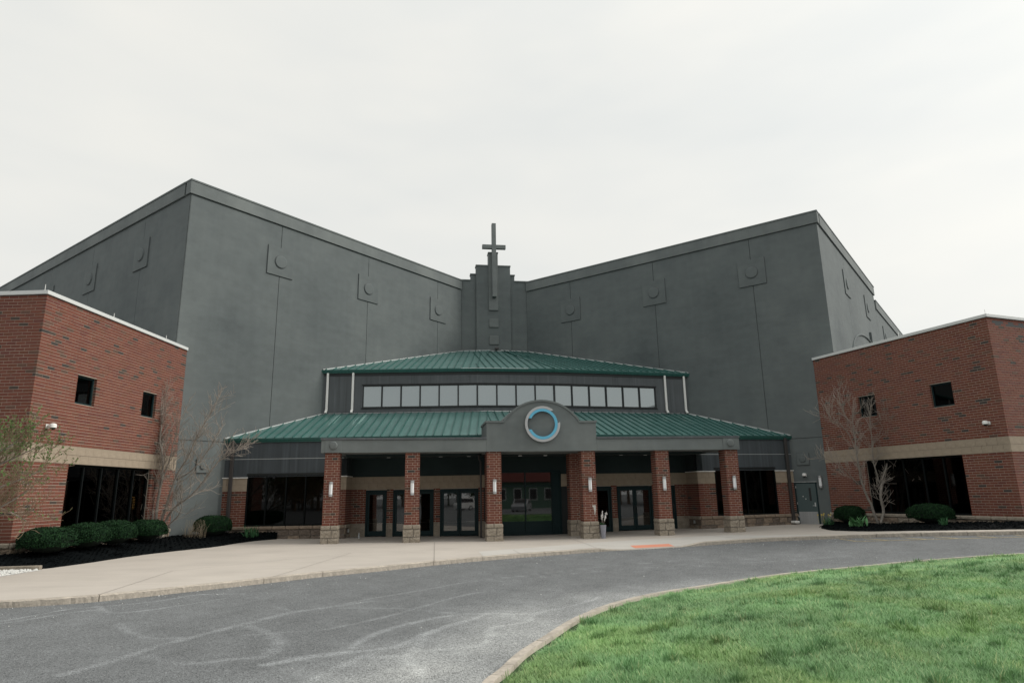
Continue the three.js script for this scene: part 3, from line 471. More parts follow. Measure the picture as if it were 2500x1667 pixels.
  for (const side of [-1, 0, 1]) {
    const fr = fac(side, -34.6), hw = side ? 6 * CW : 2.1;
    const [a, b] = side < 0 ? [-8.5, 0] : side > 0 ? [0, 8.5] : [-HW, HW], [wa, wb] = side < 0 ? [-hw, -0.002] : side > 0 ? [0.002, hw] : [-hw, hw];
    put('clerestory_wall', geo(holed(a, b, 5.6, 8.52, [[wa, wb, WY0, WY1]], -0.25, 0)), M.stuccoHall, hall, fr);
    const n = side ? 6 : 4, w = (wb - wa) / n;
    for (let i = 0; i < n; i++) { const u = wa + i * w, p = part('window', hall); p.position.copy(fr.p(u + w / 2, WY0)).sub(wpos(hall)); const f = 0.035;
      put('frame', geo([rbox(u + 0.001, u + f, WY0, WY1, -0.16, 0.012, 0.006), rbox(u + w - f, u + w - 0.001, WY0, WY1, -0.16, 0.012, 0.006), rbox(u + f + 0.001, u + w - f - 0.001, WY0, WY0 + 0.05, -0.16, 0.012, 0.006), rbox(u + f + 0.001, u + w - f - 0.001, WY1 - 0.05, WY1, -0.16, 0.012, 0.006)]), M.frame, p, fr);
      const R = mulberry(i * 7 + side * 50 + 60), g = new THREE.PlaneGeometry(w - 2 * f, WY1 - WY0 - 0.1).rotateY((R() - 0.5) * 0.022).rotateX((R() - 0.5) * 0.016 - 0.002);
      put('pane', g, M.clearstory, p, fr, [u + w / 2, (WY0 + WY1) / 2, -0.07]); }
    put('window_trim', geo([rbox(wa - 0.05, wb + 0.05, WY1 + 0.001, WY1 + 0.06, -0.02, 0.035, 0.008), rbox(wa - 0.05, wb + 0.05, WY0 - 0.06, WY0 - 0.001, -0.02, 0.035, 0.008)]), M.frame, hall, fr);
  }
  // white downspouts on the clerestory
  const spout = (side, x, dir) => { const fr = fac(side, -34.6), u = (x - XC - side * HW) / Math.cos(DL); put('downspout', geo([rbox(u - 0.055, u + 0.055, 6.38, 8.40, 0.02, 0.11, 0.012, 2), rbox(-0.055, 0.055, -0.14, 0.06, -0.045, 0.045, 0.012, 2).rotateX(-0.75).translate(u + dir * 0.012, 6.34, 0.10)]), M.whiteMetal, hall, fr); };
  const stain = (side, x, sd) => { const fr = fac(side, -30.36), u0 = (x - XC - side * HW) / Math.cos(DL) - side * 0.55 * 0, R = mulberry(sd), g = []; for (let i = 0; i < 9; i++) { const u = u0 + (R() - 0.5) * 0.34, d1 = 4.1 - R() * 0.8, d0 = d1 - 0.5 - R() * 1.7, w = 0.008 + R() * 0.016, P = (a, d) => V3(a, 4.63 + d * 0.372 + 0.006, -d), q = [P(u - w, d1), P(u + w, d1), P(u + w * 0.5 + 0.02, d0), P(u - w * 0.4, d0)]; const b = new THREE.BufferGeometry(); b.setFromPoints([q[0], q[1], q[2], q[0], q[2], q[3]]); b.computeVertexNormals(); g.push(b); } put('mineral_stain', geo(g), M.stainPale, hall, fr); };
  stain(-1, -4.5, 1); stain(-1, -3.2, 2); stain(1, 14.0, 3); stain(1, 15.2, 4);
  spout(-1, -4.66, -1); spout(-1, -3.32, -1); spout(1, 14.15, 1); spout(1, 15.37, 1);

  // lobby front: dark window bays, brick ends, recessed door wall
  const Z0 = -30.39, RB = 1.08, GY = 0.02, BR0 = 0.70, BR1 = 2.245, BD1 = 2.82;
  const doorSpots = [[0.40, 2.20, 2], [2.50, 4.40, 2], [4.70, 5.68, 1]];
  const door = (fr, a, b, leaves, y0) => { const p = part('door', hall); p.position.copy(fr.p((a + b) / 2, y0)).sub(wpos(hall)); const t = 2.20, f = 0.075;
    put('frame', geo([rbox(a, a + f, y0, t, -0.1, 0.03, 0.008), rbox(b - f, b, y0, t, -0.1, 0.03, 0.008), rbox(a + f, b - f, t - f, t, -0.1, 0.03, 0.008)]), M.doorFrame, p, fr);
    const lw = (b - a - 2 * f) / leaves;
    for (let k = 0; k < leaves; k++) { const l = a + f + k * lw + 0.006, r = l + lw - 0.012, s = 0.10; put('leaf', geo([rbox(l, l + s, y0 + 0.02, t - f - 0.01, -0.06, -0.01, 0.008), rbox(r - s, r, y0 + 0.02, t - f - 0.01, -0.06, -0.01, 0.008), rbox(l + s, r - s, y0 + 0.02, y0 + 0.24, -0.06, -0.01, 0.008), rbox(l + s, r - s, t - f - 0.13, t - f - 0.01, -0.06, -0.01, 0.008)]), M.doorFrame, p, fr);
      put('glass', new THREE.PlaneGeometry(r - l - 2 * s, t - f - 0.13 - y0 - 0.24).rotateY((k - 0.5) * 0.012), M.doorGlass, p, fr, [(l + r) / 2, (t - f - 0.13 + y0 + 0.24) / 2, -0.035]);
      const hx = leaves > 1 ? (k ? l + 0.05 : r - 0.05) : r - 0.05; put('handle', geo(tube([V3(hx, 0.9, -0.02), V3(hx, 0.92, 0.05), V3(hx, 1.25, 0.05), V3(hx, 1.27, -0.02)], 0.012, 0.012, 6)), M.bronze, p, fr); } };
  for (const s of [-1, 1]) {
    const F = fac(s, Z0), D = F.off(-RB), m = (a, b) => s > 0 ? [a, b] : [-b, -a];      // distances from the hip, mirrored
    // upper stucco over bays, piers and recess, shade painted into its tone
    const [u0, u1] = m(6.38, 12.02);
    put('wall', geo(holed(u0, u1, 2.87, 4.62, [], -0.3, 0)), M.stuccoShaded, hall, F);
    const [w0, w1] = m(7.34, 10.87);
    put('window_header', geo(rbox(w0 - 0.02, w1 + 0.02, 2.94, 3.03, -0.02, 0.03, 0.008)), M.frame, hall, F);
    put('reveal_trim', geo(box(u0, u1, 3.665, 3.69, -0.01, 0.012)), M.flashing, hall, F);
    for (const [a, b] of [m(10.87, 12.0), m(6.38, 7.34)]) { courses(hallBricks, F, a, b, BR0, BR1, [], Math.abs(a + b) > 20 ? {} : s > 0 ? { tuckL: 0.1 } : { tuckR: 0.1 }); bandBlocks(hall, F, a, b, BR1, BD1); put('mortar', geo(box(a + 0.009, b - 0.009, BR0, BR1, -0.28, -0.009)), M.mortar, hall, F); put('coping', geo(rbox(a - 0.02, b + 0.02, BD1 + 0.002, BD1 + 0.045, -0.1, 0.055, 0.008)), M.whiteMetal, hall, F); }
    ashlar(hall, F, ...m(6.38, 12.0), GY, BR0, 100 + s, [M.stoneWarm, M.stoneDark, M.stoneDark, M.stoneWarm], M.stoneWarm);
    // dark window bay of four tall panes
    { const p = part('window_bay', hall); p.position.copy(F.p((w0 + w1) / 2, BR0)).sub(wpos(hall)); const n = 4, w = (w1 - w0) / n, g = [rbox(w0, w1, BR0 + 0.001, BR0 + 0.07, -0.14, 0.0, 0.006), rbox(w0, w1, 2.88, 2.94, -0.14, 0.0, 0.006)]; for (let i = 0; i <= n; i++) { const x = clamp(w0 + i * w, w0 + 0.03, w1 - 0.03); g.push(rbox(x - 0.03, x + 0.03, BR0 + 0.071, 2.879, -0.14, 0.0, 0.006)); } put('frame', geo(g), M.bayFrame, p, F); for (let i = 0; i < n; i++) put('pane', new THREE.PlaneGeometry(w - 0.06, 2.88 - BR0 - 0.07), M.tint, p, F, [w0 + (i + 0.5) * w, (BR0 + 2.95) / 2, -0.07]); }
    // return wall into the recess: face turned towards the doors
    const cor = F.p(s * 6.38, 0, 0), RF = new Frame(cor.x, cor.z, F.th - s * Math.PI / 2); const [r0, r1] = s > 0 ? [-RB, 0] : [0, RB];
    courses(hallBricks, RF, r0, r1, BR0, BR1, [], s > 0 ? { tuckR: 0.1 } : { tuckL: 0.1 }); put('mortar', geo(box(r0 + (s < 0 ? 0.009 : 0), r1 - (s > 0 ? 0.009 : 0), BR0, BR1, -0.28, -0.009)), M.mortar, hall, RF); bandBlocks(hall, RF, r0, r1, BR1, BD1); ashlar(hall, RF, r0, r1, GY, BR0, 130 + s); put('coping', geo(rbox(r0, r1, BD1 + 0.002, BD1 + 0.045, -0.1, 0.055, 0.008)), M.whiteMetal, hall, RF);
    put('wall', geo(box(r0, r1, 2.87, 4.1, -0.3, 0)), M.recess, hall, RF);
    // door wall
    const [d0, d1] = m(0, 6.4); const holes = doorSpots.map(([a, b]) => [...m(a, b), 0, 2.20]);
    courses(hallBricks, D, d0, d1, BR0, BR1, holes); put('mortar', geo(holed(d0, d1, BR0, BR1, holes.map(h => [h[0] - 0.009, h[1] + 0.009, BR0 + 0.0005, 2.209]), -0.28, -0.008)), M.mortar, hall, D);
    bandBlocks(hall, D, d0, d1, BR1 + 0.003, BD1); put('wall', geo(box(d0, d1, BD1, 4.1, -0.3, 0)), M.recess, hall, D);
    let e = 0; for (const [a, b] of [...doorSpots, [6.4, 6.4]]) { const [p, q] = m(e, a); if (q - p > 0.05) for (const [y0, y1] of [[GY, 0.36], [0.362, BR0]]) put('block', geo(rbox(p, q, y0, y1, -0.2, 0.02, 0.008)), M.stone, hall, D); e = b; }
    for (const [a, b, l] of doorSpots) door(D, ...m(a, b), l, walk(...(q => [q.x, q.z])(D.p(s * (a + b) / 2, 0))) + 0.01);
    // bronze rain pipes: facet end and beside the centre bay
    const pu = s > 0 ? 11.6 : -11.58; put('rain_pipe', geo([rbox(pu - 0.075, pu + 0.075, 0.36, 4.5, 0.04, 0.16, 0.015, 2)]), M.bronze, hall, F); put('pipe_shoe', geo(rbox(pu - 0.14, pu + 0.14, 0.24, 0.36, 0.02, 0.38, 0.03, 2)), M.whiteMetal, hall, F);
  }
  { // centre bay: tall dark glazed vestibule
    const F = fac(0, Z0 - RB), p = part('glazed_front', hall); p.position.copy(F.p(0, 0)).sub(wpos(hall)); const xs = [-1.44, -0.14, 1.15, 1.6].map(x => x), y0 = 0.02;
    const fr = [rbox(-1.6, 1.6, y0, y0 + 0.08, -0.12, 0.02, 0.008), rbox(-1.6, 1.6, 2.90, 3.02, -0.12, 0.02, 0.008)];
    for (const x of [-1.6, -0.17, 1.12, 1.56]) fr.push(rbox(x, x + (x > 1.5 || x < -1.5 ? 0.05 : 0.055), y0 + 0.081, 2.899, -0.12, 0.02, 0.008));
    for (const [a, b] of [[-1.549, -0.171], [-0.114, 1.119]]) { fr.push(rbox(a, b, 2.26, 2.31, -0.12, 0.02, 0.008)); fr.push(rbox(a, b, y0 + 0.081, 0.66, -0.1, -0.03, 0.008)); }
    fr.push(rbox(1.176, 1.559, y0 + 0.081, 2.899, -0.1, -0.03, 0.008));
    put('frame', geo(fr), M.doorFrame, p, F);
    for (const [a, b] of [[-1.549, -0.171], [-0.114, 1.119]]) { put('pane', new THREE.PlaneGeometry(b - a, 1.60), M.doorGlass, p, F, [(a + b) / 2, 1.46, -0.05]); put('pane', new THREE.PlaneGeometry(b - a, 0.59), M.doorGlass, p, F, [(a + b) / 2, 2.605, -0.05]); }
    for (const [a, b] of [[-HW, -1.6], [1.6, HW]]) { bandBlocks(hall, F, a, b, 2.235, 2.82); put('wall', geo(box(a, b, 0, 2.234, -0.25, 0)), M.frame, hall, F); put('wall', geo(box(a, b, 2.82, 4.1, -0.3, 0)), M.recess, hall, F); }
    put('wall', geo(box(-1.6, 1.6, 3.02, 4.1, -0.3, 0)), M.soffitShaded, hall, F);
  }
  layBricks(hall, hallBricks, 11);
  // floor, back wall and ceiling inside, so that the glass looks into a dark room
  put('interior_wall', geo([box(-13.2, 13.2, 0.0, 4.4, -5.6, -5.4), box(-13.2, 13.2, 4.4, 4.5, -5.6, -1.5)]), M.interior, hall, fac(0, Z0));
  put('interior_floor', geo(box(-12.4, 12.4, -0.25, 0.19, -5.39, -3.2)), M.interior, hall, fac(0, Z0));
  
}

// ------------------------------------------------------------------ portico: beam with arched parapet on brick pillars
const canopy = thing('entrance_canopy', [5.4, 3.7, -28.1], 'grey beam canopy with arched centre panel resting on brick pillars', 'canopy');
{
  const F = new Frame(0, -28.1, 0), B0 = 3.70, B1 = 4.22, X0 = -3.83, X1 = 14.57, P0 = 3.045, P1 = 7.905;
  for (const q of [[X0, P0 - 0.003, B0, B1, -0.95, 0], [P1 + 0.003, X1, B0, B1, -0.95, 0], [X0, X0 + 0.8, B0, B1, -2.25, -0.952], [X1 - 0.8, X1, B0, B1, -2.25, -0.952]]) put('beam', geo(rbox(...q, 0.01)), M.stuccoTrim, canopy, F);
  for (const q of [[X0 - 0.03, P0 - 0.003], [P1 + 0.003, X1 + 0.03]]) put('beam_cap', geo(rbox(...q, B1 + 0.002, B1 + 0.09, -1, 0.04, 0.008)), M.stuccoHall, canopy, F);
  for (const [a, b] of [[X0 + 0.16, X0 + 0.83], [X1 - 0.79, X1 - 0.12]]) { put('end_panel', geo(rbox(a, b, B0 + 0.004, B1 - 0.002, -0.02, 0.022, 0.008)), M.stuccoTrim, canopy, F); put('disc', geo(new THREE.LatheGeometry([[0.001, 0.075], [0.13, 0.07], [0.158, 0.055], [0.165, 0.0]].map(p => new THREE.Vector2(...p)), 36).rotateX(Math.PI / 2).translate((a + b) / 2 - (a < 0 ? 0.0 : 0.0), (B0 + B1) / 2 + 0.04, 0.022)), M.stuccoTrim, canopy, F); }
  // centre parapet: shoulders and a round arch
  const AC = 5.478, hy = 4.93, hw = 1.67, rise = 0.92, Rr = (hw * hw + rise * rise) / (2 * rise), a0 = Math.asin(hw / Rr);
  const outline = (o) => { const q = [[P0, B0]]; q.push([P0, hy + o], [AC - hw, hy + o]); for (let i = 1; i < 28; i++) { const a = -a0 + 2 * a0 * i / 28; q.push([AC + (Rr + o) * Math.sin(a), hy + rise - Rr + (Rr + o) * Math.cos(a)]); } q.push([AC + hw, hy + o], [P1, hy + o], [P1, B0]); return q; };
  put('arched_parapet', geo(new THREE.ExtrudeGeometry(new THREE.Shape(outline(0).map(p => new THREE.Vector2(...p))), { depth: 2.2, bevelEnabled: false }).translate(0, 0, -2.2)), M.stuccoTrim, canopy, F);
  const top = outline(0.002).slice(1, -1), up = outline(0.085).slice(1, -1); up[0][0] -= 0.035; up[up.length - 1][0] += 0.035; top[0][0] -= 0.035; top[top.length - 1][0] += 0.035;
  put('parapet_cap', geo(new THREE.ExtrudeGeometry(new THREE.Shape([...top, ...up.reverse()].map(p => new THREE.Vector2(...p))), { depth: 2.26, bevelEnabled: false }).translate(0, 0, -2.22)), M.stuccoTrim, canopy, F);
  put('canopy_roof', geo([box(X0 + 0.05, P0 - 0.01, 3.98, 4.16, -2.4, -0.96), box(P1 + 0.01, X1 - 0.05, 3.98, 4.16, -2.4, -0.96)]), M.soffitShaded, canopy, F);
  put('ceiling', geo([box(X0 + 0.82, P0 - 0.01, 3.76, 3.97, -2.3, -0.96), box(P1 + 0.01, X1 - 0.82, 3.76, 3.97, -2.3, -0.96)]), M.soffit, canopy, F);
  put('soffit', geo([box(-3.2, 3.6, 3.67, 3.75, -4.9, -2.302), box(3.602, 7.2, 3.655, 3.69, -3.5, -2.21), box(7.202, 14.0, 3.67, 3.75, -4.9, -2.302)]), M.soffitShaded, canopy, F);
  for (const [x, z] of [[-1.2, -31.3], [1.2, -31.0], [2.5, -30.9], [9.9, -31.0], [11.2, -31.2], [4.9, -30.7], [6.1, -30.7], [4.85, -30.4], [6.05, -30.4]]) put('downlight', geo(new THREE.CylinderGeometry(0.085, 0.085, 0.02, 20)), M.lampGlass, canopy, new Frame(x, z, 0), [0, (x > 3.6 && x < 7.2) ? 3.648 : 3.663, 0]);
  put('rain_pipe', geo(tube([V3(2.9, 3.7, -30.2 + 28.1), V3(2.92, 3.5, -2.1), V3(2.99, 3.36, -2.1), V3(2.995, 0.06, -2.1)], 0.05, 0.05, 8)), M.bronze, canopy, F);
  const S = thing('round_sign', [5.485, 4.86, -28.1], 'round sign of two open rings, grey around blue, on arched parapet', 'sign'); const FS = new Frame(5.485, -28.1, 0, 4.86);
  const ring = (ro, ri, a, b, cutA, cutB) => { const q = [], n = 64; for (let i = 0; i <= n; i++) { const t = a + (b - a) * i / n; q.push([ro * Math.cos(t), ro * Math.sin(t)]); } for (let i = n; i >= 0; i--) { const t = a + cutA + (b + cutB - a - cutA) * i / n; q.push([ri * Math.cos(t), ri * Math.sin(t)]); } return new THREE.ExtrudeGeometry(new THREE.Shape(q.map(p => new THREE.Vector2(...p))), { depth: 0.06, bevelEnabled: true, bevelSize: 0.004, bevelThickness: 0.004, bevelSegments: 1, curveSegments: 12 }); };
  const D2 = Math.PI / 180;
  put('outer_ring', geo(ring(0.772, 0.672, 52 * D2, 365.5 * D2, 4 * D2, -3 * D2).translate(0, 0, 0.09)), M.logoGrey, S, FS);
  put('inner_ring', geo(ring(0.660, 0.552, -158.5 * D2, 158 * D2, 5 * D2, -5 * D2).translate(0, 0, 0.09)), M.logoBlue, S, FS);
  put('ring_back', geo(ring(0.70, 0.645, 54 * D2, 362 * D2, 0, 0).translate(0, 0, 0.03)), M.logoEdge, S, FS);
  put('standoff', geo([0.9, 2.2, 3.4, 4.6, 5.6].map(a => new THREE.CylinderGeometry(0.014, 0.014, 0.1, 8).rotateX(Math.PI / 2).translate(0.67 * Math.cos(a), 0.67 * Math.sin(a), 0.04))), M.logoEdge, S, FS);
}
// brick pillars: pinwheel courses on a rock-face stone base
const pillarWords = [
  ['brick pillar under the left end of the canopy beam', -3.36, -28.2], ['brick pillar second from the left along the canopy front', -0.08, -28.2], ['brick pillar left of the tall dark glazed centre bay', 3.37, -28.2],
  ['brick pillar with peeled pale patch, beside the flower pot', 7.52, -28.2], ['brick pillar in front of the double doors right of the centre bay', 10.90, -28.2], ['brick pillar under the right end of the canopy beam', 14.18, -28.2],
  ['rear brick pier close behind the pillar left of the glazed bay', 3.50, -29.9], ['rear brick pier close behind the pillar with the peeled patch', 7.36, -29.9]];
function buildPillar(label, x, z) {
  const g = walk(x, z - 0.3), t = thing('brick_pillar', [x, g, z - 0.305], label, 'pillar', 'brick pillars of the entrance canopy'), h = 0.307, list = [];
  for (let f = 0; f < 4; f++) {
    const th = f * Math.PI / 2, fr = new Frame(x + Math.sin(th) * h, z - 0.305 + Math.cos(th) * h, th, g);
    for (let r = 0; r < 31; r++) { const flip = r % 2, y = 0.70 + (r + 0.5) * CO; const cut = (a, b) => { const p = a < -h + 1e-6 ? a : a + JT / 2, q = b > h - 1e-6 ? b : b - JT / 2; list.push({ fr, u: (p + q) / 2, y, len: q - p, h: CO - JT }); }; const lo = -h, hi = h - 0.1; let s = flip ? [[lo, lo + 0.207], [lo + 0.207, hi]] : [[lo, lo + MD], [lo + MD, hi]]; if (flip) s = s.map(([a, b]) => [-b, -a]); s.forEach(q => cut(...q)); }
  }
  put('mortar', geo(box(-h + 0.009, h - 0.009, 0.69, 0.70 + 31 * CO, -h + 0.009, h - 0.009)), M.mortar, t, new Frame(x, z - 0.305, 0, g));
  layBricks(t, list, Math.round(x * 31 + 400), 999);
  const R = mulberry(Math.round(x * 17 + 300)), fb = new Frame(x, z - 0.305, 0, g), W = 0.715;
  put('base_core', geo(box(-W / 2 + 0.05, W / 2 - 0.05, -0.1, 0.66, -W / 2 + 0.05, W / 2 - 0.05)), M.joint, t, fb);
  for (let r = 0; r < 3; r++) { const y0 = [-0.06, 0.22, 0.53][r], y1 = [0.22, 0.53, 0.70][r]; const cx = (R() - 0.5) * 0.22, cz = (R() - 0.5) * 0.2; for (const [a, b] of [[-W / 2, cx], [cx, W / 2]]) for (const [c, d] of [[-W / 2, cz], [cz, W / 2]]) { const w = b - a - 0.014, q = d - c - 0.014; put('stone', r < 2 ? rock(w, y1 - y0 - 0.012, q, Math.floor(R() * 5), 0.018) : geo(rbox(-w / 2 - 0.004, w / 2 + 0.004, -(y1 - y0) / 2, (y1 - y0) / 2, -q / 2 - 0.004, q / 2 + 0.004, 0.05, 2)), R() < 0.8 ? M.stone : M.stoneWarm, t, fb, [(a + b) / 2, (y0 + y1) / 2, (c + d) / 2]); } }
  return t;
}
const pillar0 = buildPillar(...pillarWords[0]);
pillarWords.slice(1).forEach(([label, x, z], i) => {   // copies: same stones and courses, bricks of other tones, turned
  const c = pillar0.clone(); c.name = numbered('brick_pillar'); scene.add(c); const R = mulberry(i * 77 + 3);
  c.position.set(x, walk(x, z - 0.3), z - 0.305); c.rotation.y = (i % 4) * Math.PI / 2; c.userData = { ...pillar0.userData, label };
  c.traverse(o => { if (o.name.startsWith('brick') && o.isMesh) o.material = M.brick[brickTone(R)]; });
});
{ const fr = new Frame(7.52, -28.2, 0, 0), p = new THREE.Shape([[0, 0.36], [0.15, 0.36], [0.155, 0.16], [0.12, 0.0], [0.075, -0.06], [0.085, 0.08], [0.055, 0.19], [0.05, 0.27], [0.0, 0.3]].map(q => new THREE.Vector2(...q)));
  const s = put('paper_patch', geo(new THREE.ExtrudeGeometry(p, { depth: 0.004, bevelEnabled: false })), M.concreteNew, scene, fr, [0.085, 1.03, 0.006]); tag(s, 'torn pale patch stuck on the brick pillar beside the flower pot', 'patch'); }
// wall lamps
{
  const F0 = new Frame(0, 0, 0), L = thing('wall_lamp', [-3.37, 2.24, -28.2], 'white tube wall lamp on the pillar at the left beam end', 'wall lamp', 'white tube lamps on pillars and wall');
  const base = new Frame(-3.37, -28.2, 0, 2.24);
  const cyl = (r, y0, y1) => new THREE.CylinderGeometry(r, r, y1 - y0, 20).translate(0, (y0 + y1) / 2, 0.085);
  put('back_plate', geo(rbox(-0.06, 0.06, -0.25, 0.25, 0.004, 0.035, 0.008)), M.silver, L, base); put('lamp_shade', geo(cyl(0.072, -0.205, 0.195)), M.lampGlass, L, base);
  put('cap', geo([cyl(0.085, 0.196, 0.235), cyl(0.075, 0.24, 0.285), cyl(0.085, 0.288, 0.30)]), M.silver, L, base); put('cap', geo([cyl(0.085, -0.245, -0.206), cyl(0.075, -0.288, -0.248), cyl(0.085, -0.30, -0.29)]), M.silver, L, base);
  put('rod', geo(box(-0.006, 0.006, -0.205, 0.195, 0.157, 0.163)), M.silver, L, base);
  const spots = [[-0.08, 2.24, -28.2, 0, 'white tube wall lamp on the second pillar from the left'], [3.37, 2.24, -28.2, 0, 'white tube wall lamp on the pillar left of the glazed bay'], [7.53, 2.26, -28.2, 0, 'white tube wall lamp on the pillar with the peeled patch'], [10.90, 2.25, -28.2, 0, 'white tube wall lamp on the pillar before the right double doors'], [14.18, 2.25, -28.2, 0, 'white tube wall lamp on the pillar at the right beam end'], [20.245, 2.25, -31.01, -Math.PI / 4, 'white tube wall lamp beside the dark green side door']];
  for (const [x, y, z, r, label] of spots) { const c = L.clone(); c.name = numbered('wall_lamp'); c.position.set(x, y, z); c.rotation.y = r; c.userData = { ...L.userData, label }; scene.add(c); }
}
// side door in the right auditorium wall
{
  const o = FR.p(-2.1, 0, 0), F = new Frame(o.x, o.z, FR.th), y0 = 0.16, d = thing('side_door', [o.x, y0, o.z], 'dark green metal side door with steel kick plate', 'door'), u = (q) => q; // door about 0.95 m wide
  const c = (FR.x - 19.72) / C45, a = -c + 2.1 - 0.47, b = a + 0.94;
  put('door_frame', geo([rbox(a - 0.06, a - 0.002, y0, 2.24, -0.02, 0.03, 0.006), rbox(b + 0.002, b + 0.06, y0, 2.24, -0.02, 0.03, 0.006), rbox(a - 0.06, b + 0.06, 2.19, 2.24, -0.02, 0.031, 0.006)]), M.doorFrame, d, F);
  put('leaf', geo(rbox(a, b, y0 + 0.01, 2.188, -0.02, 0.018, 0.006)), std({ color: lin(0.055, 0.085, 0.088), roughness: 0.5 }), d, F);
  put('drip_cap', geo(rbox(a - 0.1, b + 0.1, 2.245, 2.265, 0, 0.06, 0.004)), M.silver, d, F); put('kick_plate', geo(rbox(a + 0.03, b - 0.03, y0 + 0.03, 0.79, 0.0185, 0.024, 0.002)), M.steel, d, F);
  put('vision_pane', geo(rbox(a + 0.60, a + 0.70, 1.32, 1.96, 0.0185, 0.026, 0.003)), M.black, d, F);
  const h = part('handle', d); put('rose', geo(rbox(b - 0.13, b - 0.07, 1.04, 1.24, 0.0185, 0.03, 0.006)), M.silver, h, F); put('lever', geo(tube([V3(b - 0.1, 1.09, 0.02), V3(b - 0.1, 1.09, 0.07), V3(b - 0.22, 1.085, 0.075)], 0.013, 0.011, 8)), M.silver, h, F);
  for (const [x, y] of [[0.30, 1.54], [0.42, 1.42]]) put('sticker', geo(new THREE.CylinderGeometry(0.022, 0.022, 0.003, 14).rotateX(Math.PI / 2).translate(a + x, y, 0.02)), M.whiteMetal, d, F);
  for (const y of [0.5, 1.15, 1.95]) put('hinge', geo(rbox(a - 0.015, a + 0.01, y, y + 0.11, 0.018, 0.035, 0.004)), M.silver, d, F);
}
// security cameras: a dome on a bracket
{
  const c0 = thing('security_camera', [0, 0, 0], 'white security camera on the left brick wing near its corner', 'security camera', 'white security cameras'); const F = new Frame(0, 0, 0);
  put('bracket', geo([rbox(-0.07, 0.07, -0.07, 0.07, 0, 0.03, 0.01), rbox(-0.045, 0.045, -0.03, 0.055, 0.03, 0.2, 0.02, 2)]), M.whiteMetal, c0, F); put('housing', geo([new THREE.CylinderGeometry(0.1, 0.105, 0.09, 24).translate(0, 0, 0.2), new THREE.SphereGeometry(0.1, 20, 10).scale(1, 0.5, 1).translate(0, 0.045, 0.2)]), M.whiteMetal, c0, F); put('lens_dome', geo(new THREE.SphereGeometry(0.075, 20, 12).translate(0, -0.045, 0.2)), M.black, c0, F);
  const place = (o, p, r) => { o.position.copy(p); o.rotation.y = r; };
  const LWf = new Frame(-11.75, -22.0, 79.2 * Math.PI / 180), RWf = new Frame(20.478, -30.787, -78.1 * Math.PI / 180);
  place(c0, LWf.p(0.78, 4.27, 0.01), LWf.th);
  const c1 = c0.clone(); c1.name = numbered('security_camera'); c1.userData = { ...c0.userData, label: 'white security camera on the right brick wing near its corner' }; place(c1, RWf.p(8.35, 4.29, 0.01), RWf.th); scene.add(c1);
  const c2 = c0.clone(); c2.name = numbered('security_camera'); c2.userData = { ...c0.userData, label: 'white security camera above the dark green side door' }; place(c2, V3(19.753, 2.6, -31.5), FR.th); scene.add(c2);
}

